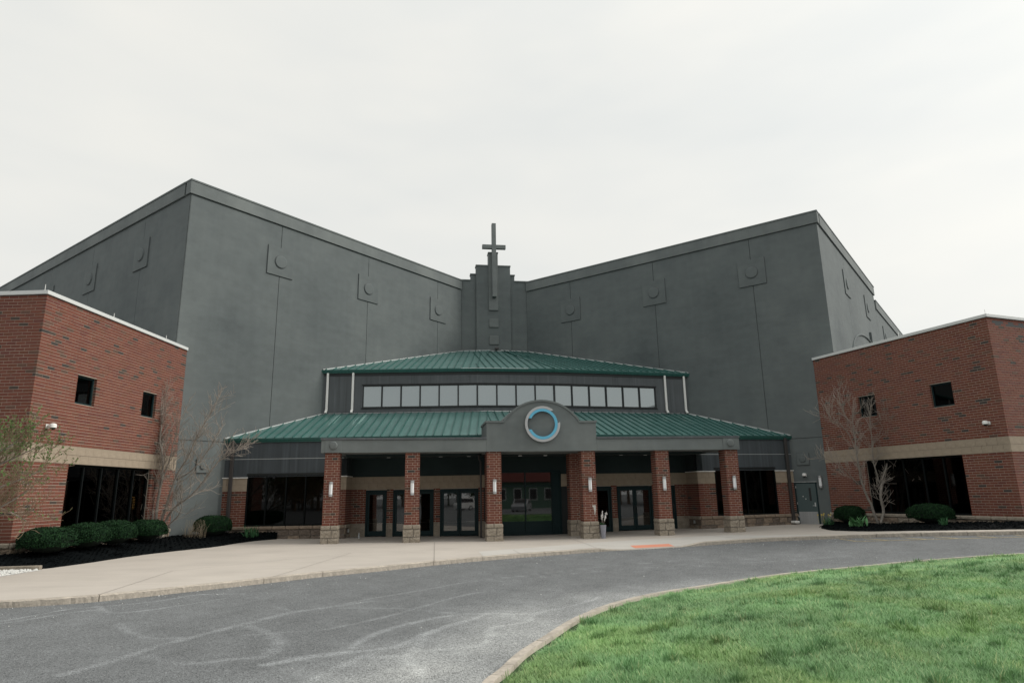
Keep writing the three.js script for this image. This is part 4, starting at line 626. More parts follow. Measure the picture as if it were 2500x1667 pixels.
// ------------------------------------------------------------------ brick wings
function wing(label, A, ua, B, ub, corner, seed, stoneY) {   // A: face along the court, B: outer face
  const c = corner, t = thing('brick_wing', [c.x, 0, c.z], label, 'building'), list = [], BY0 = 0.76, BB0 = 3.15, BB1 = 3.73, BT = 8.40;
  const [a0, a1] = ua, [b0, b1] = ub, left = corner.x < 0;
  const w1 = left ? [[1.88, 2.86], [5.63, 6.57]] : [[2.45, 3.40], [6.15, 7.12]], bw = left ? [2.0, 6.76] : [2.36, 7.06];
  const grow1 = (h) => h.map(([p, q, r, z]) => [p - 0.009, q + 0.009, r - 0.009, z + 0.009]); const A0 = a0 + (left ? 0.009 : 0), A1 = a1 - (left ? 0 : 0.009); const small = w1.map(([x, y]) => [x, y, 5.17, 6.14]), big = [...bw, BY0, BB0];
  const tuckA = left ? { tuckL: 0.1 } : { tuckR: 0.1 }, tuckB = left ? { tuckR: 0.1 } : { tuckL: 0.1 };
  courses(list, A, a0, a1, BB1, BT, small, tuckA); courses(list, A, a0, a1, BY0, BB0, [big], tuckA); courses(list, B, b0, b1, BB1, BT, [], tuckB); courses(list, B, b0, b1, BY0, BB0, [], tuckB);
  put('mortar', geo([holed(A0, A1, BB1, BT, grow1(small), -0.28, -0.009), holed(A0, bw[0] - 0.009, BY0, BB0, [], -0.28, -0.009), holed(bw[1] + 0.009, A1, BY0, BB0, [], -0.28, -0.009)]), M.mortar, t, A);
  const inset = left ? [b0, b1 - 0.281] : [b0 + 0.281, b1]; put('mortar', geo([box(...inset, BB1, BT, -0.28, -0.008), box(...inset, BY0, BB0, -0.28, -0.008)]), M.mortar, t, B);
  bandBlocks(t, A, a0, a1, BB0, BB1); bandBlocks(t, B, b0, b1, BB0, BB1);
  const warm = [M.stoneWarm, M.stoneWarm, M.stone]; ashlar(t, A, a0, a1, 0.2, BY0, seed, warm, M.stone); ashlar(t, B, b0, b1, 0.2, BY0, seed + 1, warm, M.stone);
  for (const [F, p, q] of [[A, a0, a1], [B, b0, b1]]) for (let u = p; u < q - 0.01;) { let w = 3.0; if (q - u - w < 1) w = q - u; put('coping', geo(rbox(u - (F === A && left && u === p ? 0.06 : 0) + 0.001, u + w + (F === A && !left && u + w >= q - 0.01 ? 0.06 : 0) - 0.001, BT + 0.015, BT + 0.145, -0.36, 0.058, 0.01)), M.coping, t, F); u += w; }
  const fl = (F, p, q) => put('coping_shadow', geo(box(p, q, BT, BT + 0.0145, -0.3, 0.012)), M.bronze, t, F); fl(A, a0, a1); fl(B, b0, b1);
  for (const u of left ? [0.02, 3.5, 7] : [8.9, 5]) put('lightning_rod', geo(new THREE.CylinderGeometry(0.008, 0.011, 0.22, 6)), M.whiteMetal, t, A, [u, BT + 0.25, -0.12]);
  small.forEach(([x0, x1, y0, y1]) => { const p = part('window', t); p.position.copy(A.p((x0 + x1) / 2, y0)).sub(wpos(t)); put('frame', geo([rbox(x0 + 0.002, x0 + 0.06, y0 + 0.002, y1 - 0.002, -0.2, -0.10, 0.006), rbox(x1 - 0.06, x1 - 0.002, y0 + 0.002, y1 - 0.002, -0.2, -0.10, 0.006), rbox(x0 + 0.061, x1 - 0.061, y0 + 0.002, y0 + 0.06, -0.2, -0.07, 0.006), rbox(x0 + 0.061, x1 - 0.061, y1 - 0.06, y1 - 0.002, -0.2, -0.10, 0.006)]), M.doorFrame, p, A); put('pane', new THREE.PlaneGeometry(x1 - x0 - 0.12, y1 - y0 - 0.12), M.tint, p, A, [(x0 + x1) / 2, (y0 + y1) / 2, -0.15]); });
  { const p = part('window_bay', t), [x0, x1] = bw, n = 5, w = (x1 - x0) / n; p.position.copy(A.p((x0 + x1) / 2, BY0)).sub(wpos(t)); const g = [rbox(x0 + 0.002, x1 - 0.002, BY0 + 0.002, BY0 + 0.08, -0.24, -0.12, 0.006), rbox(x0 + 0.002, x1 - 0.002, BB0 - 0.07, BB0 - 0.002, -0.24, -0.12, 0.006)]; for (let i = 0; i <= n; i++) { const x = clamp(x0 + i * w, x0 + 0.035, x1 - 0.035); g.push(rbox(x - 0.03, x + 0.03, BY0 + 0.081, BB0 - 0.071, -0.24, -0.12, 0.006)); } put('frame', geo(g), M.bayFrame, p, A); for (let i = 0; i < n; i++) put('pane', new THREE.PlaneGeometry(w - 0.06, BB0 - BY0 - 0.15), M.tint, p, A, [x0 + (i + 0.5) * w, (BY0 + BB0) / 2, -0.18]); }
  put('interior_wall', geo([box(a0 + 0.3, a1 - 0.3, 0.2, 8.1, -6.2, -6), box(a0 + 0.28, a0 + 0.3, 0.2, 8.1, -6, -0.3), box(a1 - 0.3, a1 - 0.28, 0.2, 8.1, -6, -0.3), box(a0, a1, 3.3, 3.6, -6, -0.285)]), M.interior, t, A);
  put('interior_floor', geo(box(a0 + 0.3, a1 - 0.3, 0.1, 0.5, -6, -0.26)), M.interior, t, A);
  put('roof_deck', geo([box(a0 + 0.01, a1, 8.12, 8.3, -6.2, -0.29)]), M.groove, t, A);
  layBricks(t, list, seed);
  return t;
}
const LA = new Frame(-11.75, -22.0, 79.2 * Math.PI / 180), LB = new Frame(-11.75, -22.0, -10.8 * Math.PI / 180), RA = new Frame(20.478, -30.787, -78.1 * Math.PI / 180), rc = RA.p(8.99, 0, 0), RBf = new Frame(rc.x, rc.z, 11.9 * Math.PI / 180);
wing('two storey red brick wing with white coping, left of the court', LA, [0, 8.5], LB, [-6, 0], { x: -11.75, z: -22 }, 41);
wing('two storey red brick wing with white coping, right of the court', RA, [0, 8.99], RBf, [0, 5], { x: rc.x, z: rc.z }, 57);
{ // small warm lights inside the left wing's big window
  const s = thing('string_lights', [-10.95, 1.9, -28.1], 'string of small warm lights inside the dark left wing window', 'string lights'), R = mulberry(9), bulb = new THREE.IcosahedronGeometry(0.011, 1), mat = std({ color: lin(0.9, 0.5, 0.2), emissive: new THREE.Color(1, 0.45, 0.13), emissiveIntensity: 2.4 }), pts = [];
  for (let i = 0; i < 6; i++) pts.push([6.02 + i * 0.06, 2.06]); for (let j = 0; j < 7; j++) for (const k of [0, 0.075]) pts.push([6.27 + k + (R() - 0.5) * 0.02, 1.99 - j * 0.062]); for (let j = 0; j < 5; j++) pts.push([6.14, 1.93 - j * 0.06]); for (let j = 0; j < 3; j++) pts.push([5.94 + R() * 0.08, 1.56 - R() * 0.12]);
  for (const [u, y] of pts) put('bulb', bulb, mat, s, LA, [u, y, -0.32]);
}

// ------------------------------------------------------------------ lawn
{
  const inner = islandEdge.map((p, i) => { const a = islandEdge[Math.max(0, i - 1)], b = islandEdge[Math.min(islandEdge.length - 1, i + 1)], tx = b.x - a.x, tz = b.z - a.z, l = Math.hypot(tx, tz); return V3(p.x - tz / l * 0.16, 0, p.z + tx / l * 0.16); });
  const kerb2 = thing('kerb', [0, 0, 0]); kerb2.userData.kind = 'structure';
  const prof = [[0, -0.3], [0, -0.022], [0.02, 0.0], [0.15, 0.004], [0.165, -0.1]];
  const cuts = [0, 40, 66, 76, 98, 120, 140, 165, 190, 215, 240, 259];
  for (let c = 1; c < cuts.length; c++) {
    const pos = [], idx = [], n = prof.length, R = mulberry(c * 5 + 1);
    for (let i = cuts[c - 1]; i <= cuts[c]; i++) { const p = islandEdge[i], a = islandEdge[Math.max(0, i - 1)], b = islandEdge[Math.min(259, i + 1)], tx = b.x - a.x, tz = b.z - a.z, l = Math.hypot(tx, tz), nx = -tz / l, nz = tx / l; const gap = i === cuts[c - 1] ? 0.006 : i === cuts[c] ? -0.006 : 0; const k = i - cuts[c - 1]; for (const [o, y] of prof) { const ch = o < 0.03 && y > -0.1 ? (R() - 0.5) * 0.008 : 0; pos.push(p.x + nx * (o + ch) + tx / l * gap, walk(p.x, p.z) + y + ch, p.z + nz * (o + ch) + tz / l * gap); } if (k) for (let j = 0; j < n - 1; j++) { const q = (k - 1) * n + j; idx.push(q, q + 1, q + n, q + 1, q + n + 1, q + n); } }
    const last = (cuts[c] - cuts[c - 1]) * n; for (const o of [0, last]) for (let j = 1; j < n - 1; j++) idx.push(o, o + j, o + j + 1);
    const g = new THREE.BufferGeometry(); g.setAttribute('position', new THREE.Float32BufferAttribute(pos, 3)); g.setIndex(idx); const f = g.toNonIndexed(); f.computeVertexNormals(); put('kerb_segment', geo(f), M.kerb, kerb2);
  }
  const lawnY = (x, z, d) => walk(x, z) - 0.05 + 0.30 * sst(d / 3.6) + (fbm(mod(x / 16, 1), mod(z / 16, 1), 14, 14, 3, 7) - 0.5) * 0.09 * sst(d / 1.2);
  // fan of rings from the edge inwards
  const ctr = V3(12.5, 0, -6), rings = 22, N = inner.length - 1;
  gridMesh('lawn', N, rings, (u, v) => { const p = inner[Math.round(u * N)], k = v * v * 0.55 + v * 0.45, x = lerp(p.x, ctr.x, k), z = lerp(p.z, ctr.z, k); return [x, lawnY(x, z, Math.hypot(x - p.x, z - p.z)), z]; }, M.turf).userData.kind = 'structure';
  const inside = (x, z) => { let c = false; for (let i = 0, j = inner.length - 1; i < inner.length; j = i++) { const a = inner[i], b = inner[j]; if ((a.z > z) !== (b.z > z) && x < (b.x - a.x) * (z - a.z) / (b.z - a.z) + a.x) c = !c; } return c; };
  const tuft = (n, seed, h, lean) => { const R = mulberry(seed), pos = []; for (let i = 0; i < n; i++) { const a = R() * 6.283, x = (R() - 0.5) * 0.05, z = (R() - 0.5) * 0.05, w = 0.0022 + R() * 0.0018, hh = h * (0.55 + R() * 0.6), l = lean * (0.3 + R()) * hh, dx = Math.cos(a), dz = Math.sin(a), px = -dz * w, pz = dx * w, mx = x + dx * l * 0.35, mz = z + dz * l * 0.35, my = hh * 0.6, tx = x + dx * l, tz = z + dz * l; pos.push(x - px, 0, z - pz, x + px, 0, z + pz, mx + px * 0.8, my, mz + pz * 0.8, x - px, 0, z - pz, mx + px * 0.8, my, mz + pz * 0.8, mx - px * 0.8, my, mz - pz * 0.8, mx - px * 0.8, my, mz - pz * 0.8, mx + px * 0.8, my, mz + pz * 0.8, tx, hh, tz); } const g = new THREE.BufferGeometry(); g.setAttribute('position', new THREE.Float32BufferAttribute(pos, 3)); g.computeVertexNormals(); return g; };
  const grass = thing('grass', [0, 0, 0], 'thick green spring grass on the kerbed island lawn', 'grass'); grass.userData.kind = 'stuff';
  const R = mulberry(1234), kinds = [tuft(9, 1, 0.075, 0.75), tuft(9, 2, 0.085, 0.6), tuft(8, 3, 0.07, 0.95), tuft(12, 4, 0.115, 0.55)], lists = [[], [], [], []], eye = camera.position;
  const q = V3();
  for (let k = 0; k < 420000; k++) {
    const x = lerp(0.6, 21, R()), z = lerp(-16.3, -5.2, R()); const dist = Math.hypot(x, z); if (R() > Math.min(1, Math.pow(8 / dist, 1.1) * 1.0)) continue;
    q.set(x, 0.2, z).applyMatrix4(proj); if (q.x < -1.1 || q.x > 1.12 || q.y < -1.25) continue; if (!inside(x, z)) continue;
    const d = Math.max(0, edgeDist(x, z) - 0.16); if (d < 0.10 + 0.30 * Math.pow(fbm(mod(x / 3, 1), mod(z / 3, 1), 12, 12, 2, 3), 2)) continue;
    const n = fbm(mod(x / 9, 1), mod(z / 9, 1), 34, 44, 3, 55), n2 = fbm(mod(x / 9, 1), mod(z / 9, 1), 7, 7, 4, 56), dark = sst((n - 0.68) / 0.14);
    const kind = dark > 0.35 && R() < 0.45 ? 3 : Math.floor(R() * 3); lists[kind].push([x, lawnY(x, z, d + 0.1), z, R() * 6.283, (0.75 + R() * 0.5) * (1 + dark * 0.3), dark, n2, R()]);
  }
  const m4 = new THREE.Matrix4(), col = new THREE.Color(), e = new THREE.Euler(), qq = new THREE.Quaternion();
  const gm = phys({ color: lin(1, 1, 1), roughness: 0.7, transmission: 0.3, thickness: 0, ior: 1.3 });
  lists.forEach((l, k) => { const im = new THREE.InstancedMesh(kinds[k], gm, l.length); im.name = 'grass_blades'; im.castShadow = im.receiveShadow = true; im.userData.kind = 'stuff';
    l.forEach(([x, y, z, r, s, dk, n2, rr], i) => { im.setMatrixAt(i, m4.compose(V3(x, y - 0.008, z), qq.setFromEuler(e.set((rr - 0.5) * 0.3, r, 0)), V3(s * (dist => 1 + dist * 0.045)(Math.hypot(x, z)), s, s * (1 + Math.hypot(x, z) * 0.045)))); const dry = rr > 0.95 ? 1 : 0, yel = sst((fbm(mod(x / 7, 1), mod(z / 7, 1), 8, 8, 3, 88) - 0.42) / 0.25), br = 0.8 + n2 * 0.55 + (rr - 0.5) * 0.25; col.setRGB((lerp(0.248, 0.165, dk) + yel * 0.04) * br + dry * 0.22, (lerp(0.425, 0.315, dk) + yel * 0.02) * br + dry * 0.12, (lerp(0.196, 0.138, dk) - yel * 0.012) * br + dry * 0.10); im.setColorAt(i, col); }); grass.add(im); });
  for (const [x, z, i] of [[3.15, -7.0, 0], [3.6, -7.3, 1]]) { const y = lawnY(x, z, 1.5) + 0.07, f = thing('dandelion', [x, y, z], i ? 'yellow dandelion in the grass, nearer the right edge' : 'yellow dandelion in the grass, nearer the kerb', 'flower'); put('flower_head', geo(new THREE.SphereGeometry(0.016, 10, 6).scale(1, 0.5, 1).translate(x, y + 0.01, z)), std({ color: lin(0.75, 0.55, 0.04) }), f); put('stem', geo(tube([V3(x, y - 0.08, z), V3(x, y, z)], 0.002, 0.002, 4)), M.blade, f); }
}

// ------------------------------------------------------------------ planting
function grow(main, twigs, pts, r0, r1, o, R, level = 0) {   // a limb along points with side shoots
  const n = Math.max(4, pts.length * 3), c = smooth(pts, n); for (const p of c) { p.x += (R() - 0.5) * r0 * 0.6; p.z += (R() - 0.5) * r0 * 0.6; }
  (level ? twigs : main).push(tube(c, r0, r1, level > 1 ? 3 : level ? 4 : 7, level === 0));
  if (level >= o.levels) return; let len = 0; for (let i = 1; i < c.length; i++) len += c[i].distanceTo(c[i - 1]);
  const count = Math.round(len * o.density[level]);
  for (let k = 0; k < count; k++) { const t = o.from[level] + (1 - o.from[level]) * (k + R()) / count, i = Math.min(c.length - 2, Math.floor(t * (c.length - 1))), p = c[i].clone().lerp(c[i + 1], R()); const dir = c[i + 1].clone().sub(c[i]).normalize(); const side = V3(R() - 0.5, R() - 0.3, R() - 0.5).normalize(); dir.multiplyScalar(o.along).add(side.multiplyScalar(o.out)).add(V3(0, o.up, 0)).normalize(); const L = o.len[level] * (0.45 + R() * 0.85) * (1 - 0.35 * t), q = [p]; let d = dir.clone(); for (let s = 0; s < 3; s++) { d.add(V3((R() - 0.5) * 0.5, (R() - 0.35) * 0.45, (R() - 0.5) * 0.5)).normalize(); q.push(q[q.length - 1].clone().addScaledVector(d, L / 3)); } const rr = Math.max(o.rmin, Math.min(0.0135, lerp(r0, r1, t) * 0.42)); grow(main, twigs, q, rr, o.rmin * 0.7, o, R, level + 1); }
}
function bareTree(name, label, limbs, base, seed, o, twigMat) {
  const R = mulberry(seed), t = thing(name, base, label, 'tree'), b = V3(...base), main = [], twigs = [];
  for (const [p, r0, r1] of limbs) grow(main, twigs, p.map(([x, y, dz]) => V3(x, y, base[2] + (dz ?? 0))), r0 * (o.fat ?? 1.15), r1 * 1.2, o, R);
  put('trunk', geo(main), M.bark, t); put('crown', geo(twigs), twigMat, t); return t;
}
const dz = (p, k) => p.map(([x, y], i) => [x, y, k * i / (p.length - 1)]);
bareTree('bare_tree', 'leafless grey tree of many stems before the left brick wing', [
  [dz([[-10.36, 0.3], [-10.44, 1.15], [-10.54, 2.16], [-10.54, 2.54], [-10.43, 3.17], [-10.42, 3.74], [-10.36, 4.5]], -0.2), 0.075, 0.018], [dz([[-10.2, 0.3], [-10.26, 0.98], [-10.24, 2.15], [-10.15, 2.9], [-10.27, 3.84], [-10.35, 4.19], [-10.39, 5.01], [-10.43, 5.74], [-10.48, 6.62]], 0.2), 0.062, 0.008],
  [dz([[-10.17, 0.3], [-10.02, 1.03], [-9.87, 1.7], [-9.62, 2.72], [-9.18, 3.6], [-8.92, 4.31], [-8.47, 5.25], [-8.04, 6.21]], 0.5), 0.055, 0.008], [dz([[-10.14, 0.3], [-9.81, 1.2], [-9.52, 1.63], [-9.04, 1.98], [-8.45, 2.64], [-7.92, 3.41], [-7.45, 3.72], [-6.91, 4.06]], 0.7), 0.045, 0.007],
  [dz([[-10.06, 0.3], [-9.85, 0.74], [-9.23, 1.47], [-9.21, 2.08]], 0.5), 0.03, 0.008], [dz([[-10.39, 0.3], [-10.46, 0.73], [-10.61, 1.84]], 0.2), 0.022, 0.008], [dz([[-10.55, 2.17], [-10.75, 2.84], [-11.05, 2.95], [-11.4, 2.82]], 0.5), 0.03, 0.006], [dz([[-10.35, 4.19], [-10.6, 4.8], [-10.68, 5.29], [-10.6, 5.8]], 0.2), 0.025, 0.006], [dz([[-10.39, 5.01], [-10.6, 5.46], [-10.85, 5.95], [-11.0, 6.2]], 0.3), 0.022, 0.006], [dz([[-10.25, 2.6], [-9.95, 3.4], [-9.8, 4.2], [-9.55, 5.2]], 0.4), 0.028, 0.006], [dz([[-9.62, 2.72], [-9.0, 3.1], [-8.4, 3.9], [-7.9, 4.8]], 0.5), 0.026, 0.006]],
  [-10.25, 0.42, -29.0], 5, { levels: 2, density: [6, 8], from: [0.26, 0.1], len: [1.25, 0.6], along: 0.7, out: 1.05, up: 0.2, rmin: 0.0075 }, M.twig);
bareTree('bare_tree', 'leafless twin-trunk tree before the right brick wing', [
  [dz([[20.64, 0.3], [20.41, 1.07], [20.16, 1.73], [19.99, 2.36], [19.96, 3.04], [19.92, 3.67], [19.88, 4.24], [19.88, 4.85], [19.9, 5.3]], 0.3), 0.075, 0.01], [dz([[20.73, 0.3], [20.95, 0.86], [20.86, 1.45], [20.94, 1.92], [21.05, 2.19]], 0.2), 0.075, 0.05],
  [dz([[20.98, 2.15], [20.83, 2.63], [20.72, 3.03], [20.7, 3.91], [20.72, 4.77], [20.74, 5.47]], 0.4), 0.045, 0.008], [dz([[21.05, 2.15], [21.3, 2.74], [21.5, 3.58], [21.55, 4.07], [21.4, 4.48], [21.35, 5.38]], 0.7), 0.05, 0.008], [dz([[21.5, 3.9], [21.75, 4.43], [21.95, 4.97]], 0.9), 0.017, 0.006],
  [dz([[21.1, 2.19], [21.5, 2.38], [22.0, 2.55], [22.35, 2.65]], 1.4), 0.017, 0.006], [dz([[21.15, 2.54], [21.5, 2.97], [21.9, 3.2], [22.3, 3.05]], 1.6), 0.017, 0.006], [dz([[19.95, 2.09], [19.78, 2.13], [19.21, 2.69], [18.6, 3.05], [17.95, 3.3]], 0.5), 0.028, 0.006], [dz([[19.88, 4.85], [19.63, 5.3], [19.5, 5.96]], 0.2), 0.02, 0.006], [dz([[19.88, 4.24], [19.3, 4.75], [18.8, 4.95], [18.5, 5.4]], 0.4), 0.02, 0.005]],
  [20.7, 0.42, -27.7], 14, { levels: 2, density: [7.5, 8], from: [0.28, 0.1], len: [1.1, 0.55], along: 0.75, out: 0.9, up: 0.15, rmin: 0.0068, fat: 0.82 }, M.twig);
{ // budding shrub-tree that leans in at the left frame edge
  const R = mulberry(77), t = thing('budding_tree', [-13.2, 0.3, -18.9], 'twiggy tree with fresh green leaves at the left frame edge', 'tree'), main = [], twigs = [], leaves = [];
  const limbs = [[[-13.2, 0.1, 0], [-12.6, 1.0, 0.1], [-11.4, 1.55, 0.2], [-10.4, 1.75, 0.3], [-9.6, 2.3, 0.3]], [[-13.1, 0.1, 0], [-12.6, 1.5, 0], [-11.6, 2.4, 0.1], [-10.6, 2.9, 0], [-9.8, 3.3, 0.1]], [[-13.2, 0.1, -0.1], [-12.7, 1.9, -0.3], [-11.9, 3.0, -0.3], [-10.9, 3.55, -0.3]], [[-12.6, 1.2, 0], [-11.2, 2.0, 0.5], [-10.2, 2.3, 0.6], [-9.2, 2.75, 0.6]], [[-12.6, 1.4, 0], [-11.4, 1.9, -0.5], [-10.4, 1.7, -0.3], [-9.9, 1.45, -0.2]], [[-12.5, 2.0, 0], [-11.3, 2.9, 0.5], [-10.3, 3.2, 0.6], [-9.9, 3.55, 0.5]]];
  const o = { levels: 3, density: [8, 8, 5], from: [0.22, 0.12, 0.2], len: [1.05, 0.48, 0.22], along: 0.85, out: 0.75, up: 0.10, rmin: 0.006 };
  for (const p of limbs) grow(main, twigs, p.map(([x, y, z]) => V3(x, y, -18.9 + z)), 0.05, 0.010, o, R);
  const tg = geo(twigs), tp = tg.attributes.position; put('trunk', geo(main), M.bark, t); put('crown', tg, M.twigBrown, t);
  for (let k = 0; k < 9000; k++) { const i = Math.floor(R() * tp.count), x = tp.getX(i), y = tp.getY(i), z = tp.getZ(i); if (R() > 0.18 + 0.8 * sst((y - 2.35) / 1.1) + 0.25 * sst((x + 10) / 1)) continue; const s = 0.014 + R() * 0.022; leaves.push(new THREE.PlaneGeometry(s, s * 1.7).rotateX(R() * 3).rotateY(R() * 6.3).rotateZ(R() * 3).translate(x, y, z)); }
  const lm = put('leaves', geo(leaves), M.leafNew, t); lm.userData.kind = 'stuff';
}
function shrubGeo(seed, rx, ry, rz) {   // clipped boxwood: small leaves over a squarish dome
  const R = mulberry(seed), pos = [[], []];
  for (let i = 0; i < 9000; i++) {
    const a = R() * 6.283, b = Math.acos(1 - R() * 1.25), n = 0.36, cx = Math.sign(Math.sin(b) * Math.cos(a)) * Math.pow(Math.abs(Math.sin(b) * Math.cos(a)), 0.88), cz = Math.sign(Math.sin(b) * Math.sin(a)) * Math.pow(Math.abs(Math.sin(b) * Math.sin(a)), 0.88), cy = Math.sign(Math.cos(b)) * Math.pow(Math.abs(Math.cos(b)), 0.80);
    const q = V3(cx, cy, cz), bump = 0.93 + 0.10 * vnoise(a * 4, b * 5, 99, 99, seed), dep = 1 - Math.pow(R(), 2.2) * 0.16; q.multiplyScalar(bump * dep); const x = q.x * rx, y = (q.y * 0.55 + 0.45) * ry * 1.0, z = q.z * rz; if (y < 0.02) continue;
    const s = 0.011 + R() * 0.012, u = V3(R() - 0.5, R() - 0.5, R() - 0.5).normalize(), v = q.clone().normalize().add(V3(R() - 0.5, R() - 0.5, R() - 0.5)).cross(u).normalize(); const P = pos[R() < 0.6 ? 0 : 1]; const A = [x + u.x * s * 1.5, y + u.y * s * 1.5, z + u.z * s * 1.5], B = [x + v.x * s, y + v.y * s, z + v.z * s], C = [x - u.x * s * 1.5, y - u.y * s * 1.5, z - u.z * s * 1.5], D = [x - v.x * s, y - v.y * s, z - v.z * s]; P.push(...A, ...B, ...C, ...A, ...C, ...D);
  }
  const mk = (p) => { const g = new THREE.BufferGeometry(); g.setAttribute('position', new THREE.Float32BufferAttribute(p, 3)); g.computeVertexNormals(); return geo(g); };
  return [mk(pos[0]), mk(pos[1]), geo(new THREE.SphereGeometry(0.84, 18, 12).scale(rx, ry * 0.5, rz).translate(0, ry * 0.46, 0))];
}
{
  const kinds = [shrubGeo(3, 0.86, 0.78, 0.70), shrubGeo(4, 0.76, 0.80, 0.70)];
  const make = (k, label) => { const [a, b, c] = kinds[k], t = thing('clipped_shrub', [0, 0, 0], label, 'shrub', 'clipped dark green shrubs in the mulch beds'); const f = put('foliage', a, M.box[0], t); f.userData.kind = 'stuff'; const g = put('foliage', b, M.box[1], t); g.userData.kind = 'stuff'; put('core', c, M.boxCore, t); return t; };
  const protos = [make(0, ''), make(1, '')]; let usedP = [0, 0];
  const list = [[0, -13.1, -21.5, 0.40, -0.2, [1, 1, 1], 'dark clipped shrub cut by the left frame edge'], [0, -10.85, -22.3, 0.42, 1.35, [1.02, 1, 1], 'dark clipped shrub at the corner of the left brick wing'], [1, -10.53, -23.9, 0.44, 1.4, [0.95, 1.02, 1], 'dark clipped shrub second along the left wing from its corner'], [1, -10.25, -25.25, 0.45, 1.4, [0.95, 1.04, 1], 'dark clipped shrub in the middle under the left dark window'], [0, -9.95, -27.3, 0.45, 1.38, [0.85, 1, 1], 'dark clipped shrub just left of the multi-stem bare tree'], [0, -8.5, -30.55, 0.36, 0.75, [0.95, 1.15, 0.8], 'dark clipped shrub beside dry stems and the bronze rain pipe'], [1, 20.45, -29.35, 0.27, -1.3, [1.0, 1.05, 0.8], 'dark clipped shrub behind the tulips left of the twin-trunk tree'], [0, 20.7, -24.6, 0.46, -1.25, [1.05, 1.02, 0.95], 'large dark clipped shrub before the right wing window']];
  for (const [k, x, z, y, r, s, label] of list) { let o = protos[k]; if (usedP[k]++) { o = o.clone(); o.name = numbered('clipped_shrub'); scene.add(o); o.userData = { ...protos[k].userData }; } o.position.set(x, y, z); o.rotation.y = r; o.scale.set(...s); o.userData.label = label; }
}
function leafy(name, label, at, n, len, wid, mat, seed, o = {}) {   // arching strap leaves from one crown
  const R = mulberry(seed), t = thing(name, at, label, 'plant'), gs = [];
  for (let i = 0; i < n; i++) { const a = R() * 6.283, L = len * (0.6 + R() * 0.6), w = wid * (0.6 + R() * 0.7), lean = (o.lean ?? 0.7) * (0.4 + R()), x0 = (R() - 0.5) * (o.spread ?? 0.2), z0 = (R() - 0.5) * (o.spread ?? 0.2), pos = [], dx = Math.cos(a), dzz = Math.sin(a); let prev; for (let s = 0; s <= 5; s++) { const k = s / 5, rr = lean * L * k * k, y = L * k * (1 - 0.35 * k * lean), ww = w * Math.sin(Math.PI * (0.12 + 0.88 * k)) + 0.001, c = [x0 + dx * rr, y, z0 + dzz * rr], l = [c[0] - dzz * ww, c[1], c[2] + dx * ww], r = [c[0] + dzz * ww, c[1] + 0.0, c[2] - dx * ww]; if (prev) pos.push(...prev[0], ...prev[1], ...l, ...prev[1], ...r, ...l); prev = [l, r]; } const g = new THREE.BufferGeometry(); g.setAttribute('position', new THREE.Float32BufferAttribute(pos, 3)); g.computeVertexNormals(); gs.push(g.translate(...at)); }
  put('foliage', geo(gs), mat, t); return t;
}
leafy('leafy_plant', 'green clump of strap leaves by the bronze pipe at the stone base', [-6.95, 0.30, -30.7], 46, 0.55, 0.018, M.blade, 5, { spread: 0.5 });
leafy('tulip_plant', 'bright green broad-leaved tulip clump in the right mulch bed', [18.85, 0.30, -26.6], 34, 0.52, 0.045, M.tulip, 6, { spread: 0.55, lean: 0.8 });
leafy('small_plant', 'small dark green plant beside the large right shrub', [19.75, 0.50, -22.9], 40, 0.32, 0.012, M.blade, 9, { spread: 0.25, lean: 0.5 });
{ const t = leafy('daffodil_plant', 'daffodil clump with yellow and white flowers near the side door', [19.2, 0.24, -29.2], 40, 0.42, 0.014, M.blade, 7, { spread: 0.4, lean: 0.4 }), R = mulberry(4), ym = std({ color: lin(0.72, 0.55, 0.09) }), wm = std({ color: lin(0.75, 0.70, 0.55) }); for (let i = 0; i < 9; i++) { const x = 19.2 + (R() - 0.65) * 0.75, z = -29.2 + (R() - 0.5) * 0.4, y = 0.62 + R() * 0.18, g = []; for (let k = 0; k < 6; k++) g.push(new THREE.SphereGeometry(0.02, 6, 4).scale(1, 0.3, 0.5).translate(0.025, 0, 0).rotateZ(k).translate(x, y, z)); put('flower', geo([...g, new THREE.CylinderGeometry(0.016, 0.01, 0.03, 8).rotateX(1.4).translate(x, y, z + 0.02), tube([V3(x, 0.35, z), V3(x, y, z)], 0.003, 0.003, 4)]), i % 3 ? ym : wm, t); } }
{ // dry grass stems
  const R = mulberry(15), t = thing('dry_grass_clump', [-9.1, 0.38, -30.0], 'clump of dry pale stems between the bare tree and shrub', 'plant'), g = []; for (let i = 0; i < 60; i++) { const x = -9.35 + R() * 0.85, z = -29.9 + R() * 0.5, h = 0.35 + R() * 0.42; g.push(tube([V3(x, 0.35, z), V3(x + (R() - 0.4) * 0.12, 0.38 + h * 0.55, z), V3(x + (R() - 0.35) * 0.3, 0.38 + h, z + (R() - 0.5) * 0.2)], 0.005, 0.003, 3)); } put('stems', geo(g), std({ color: lin(0.42, 0.35, 0.25) }), t);
}
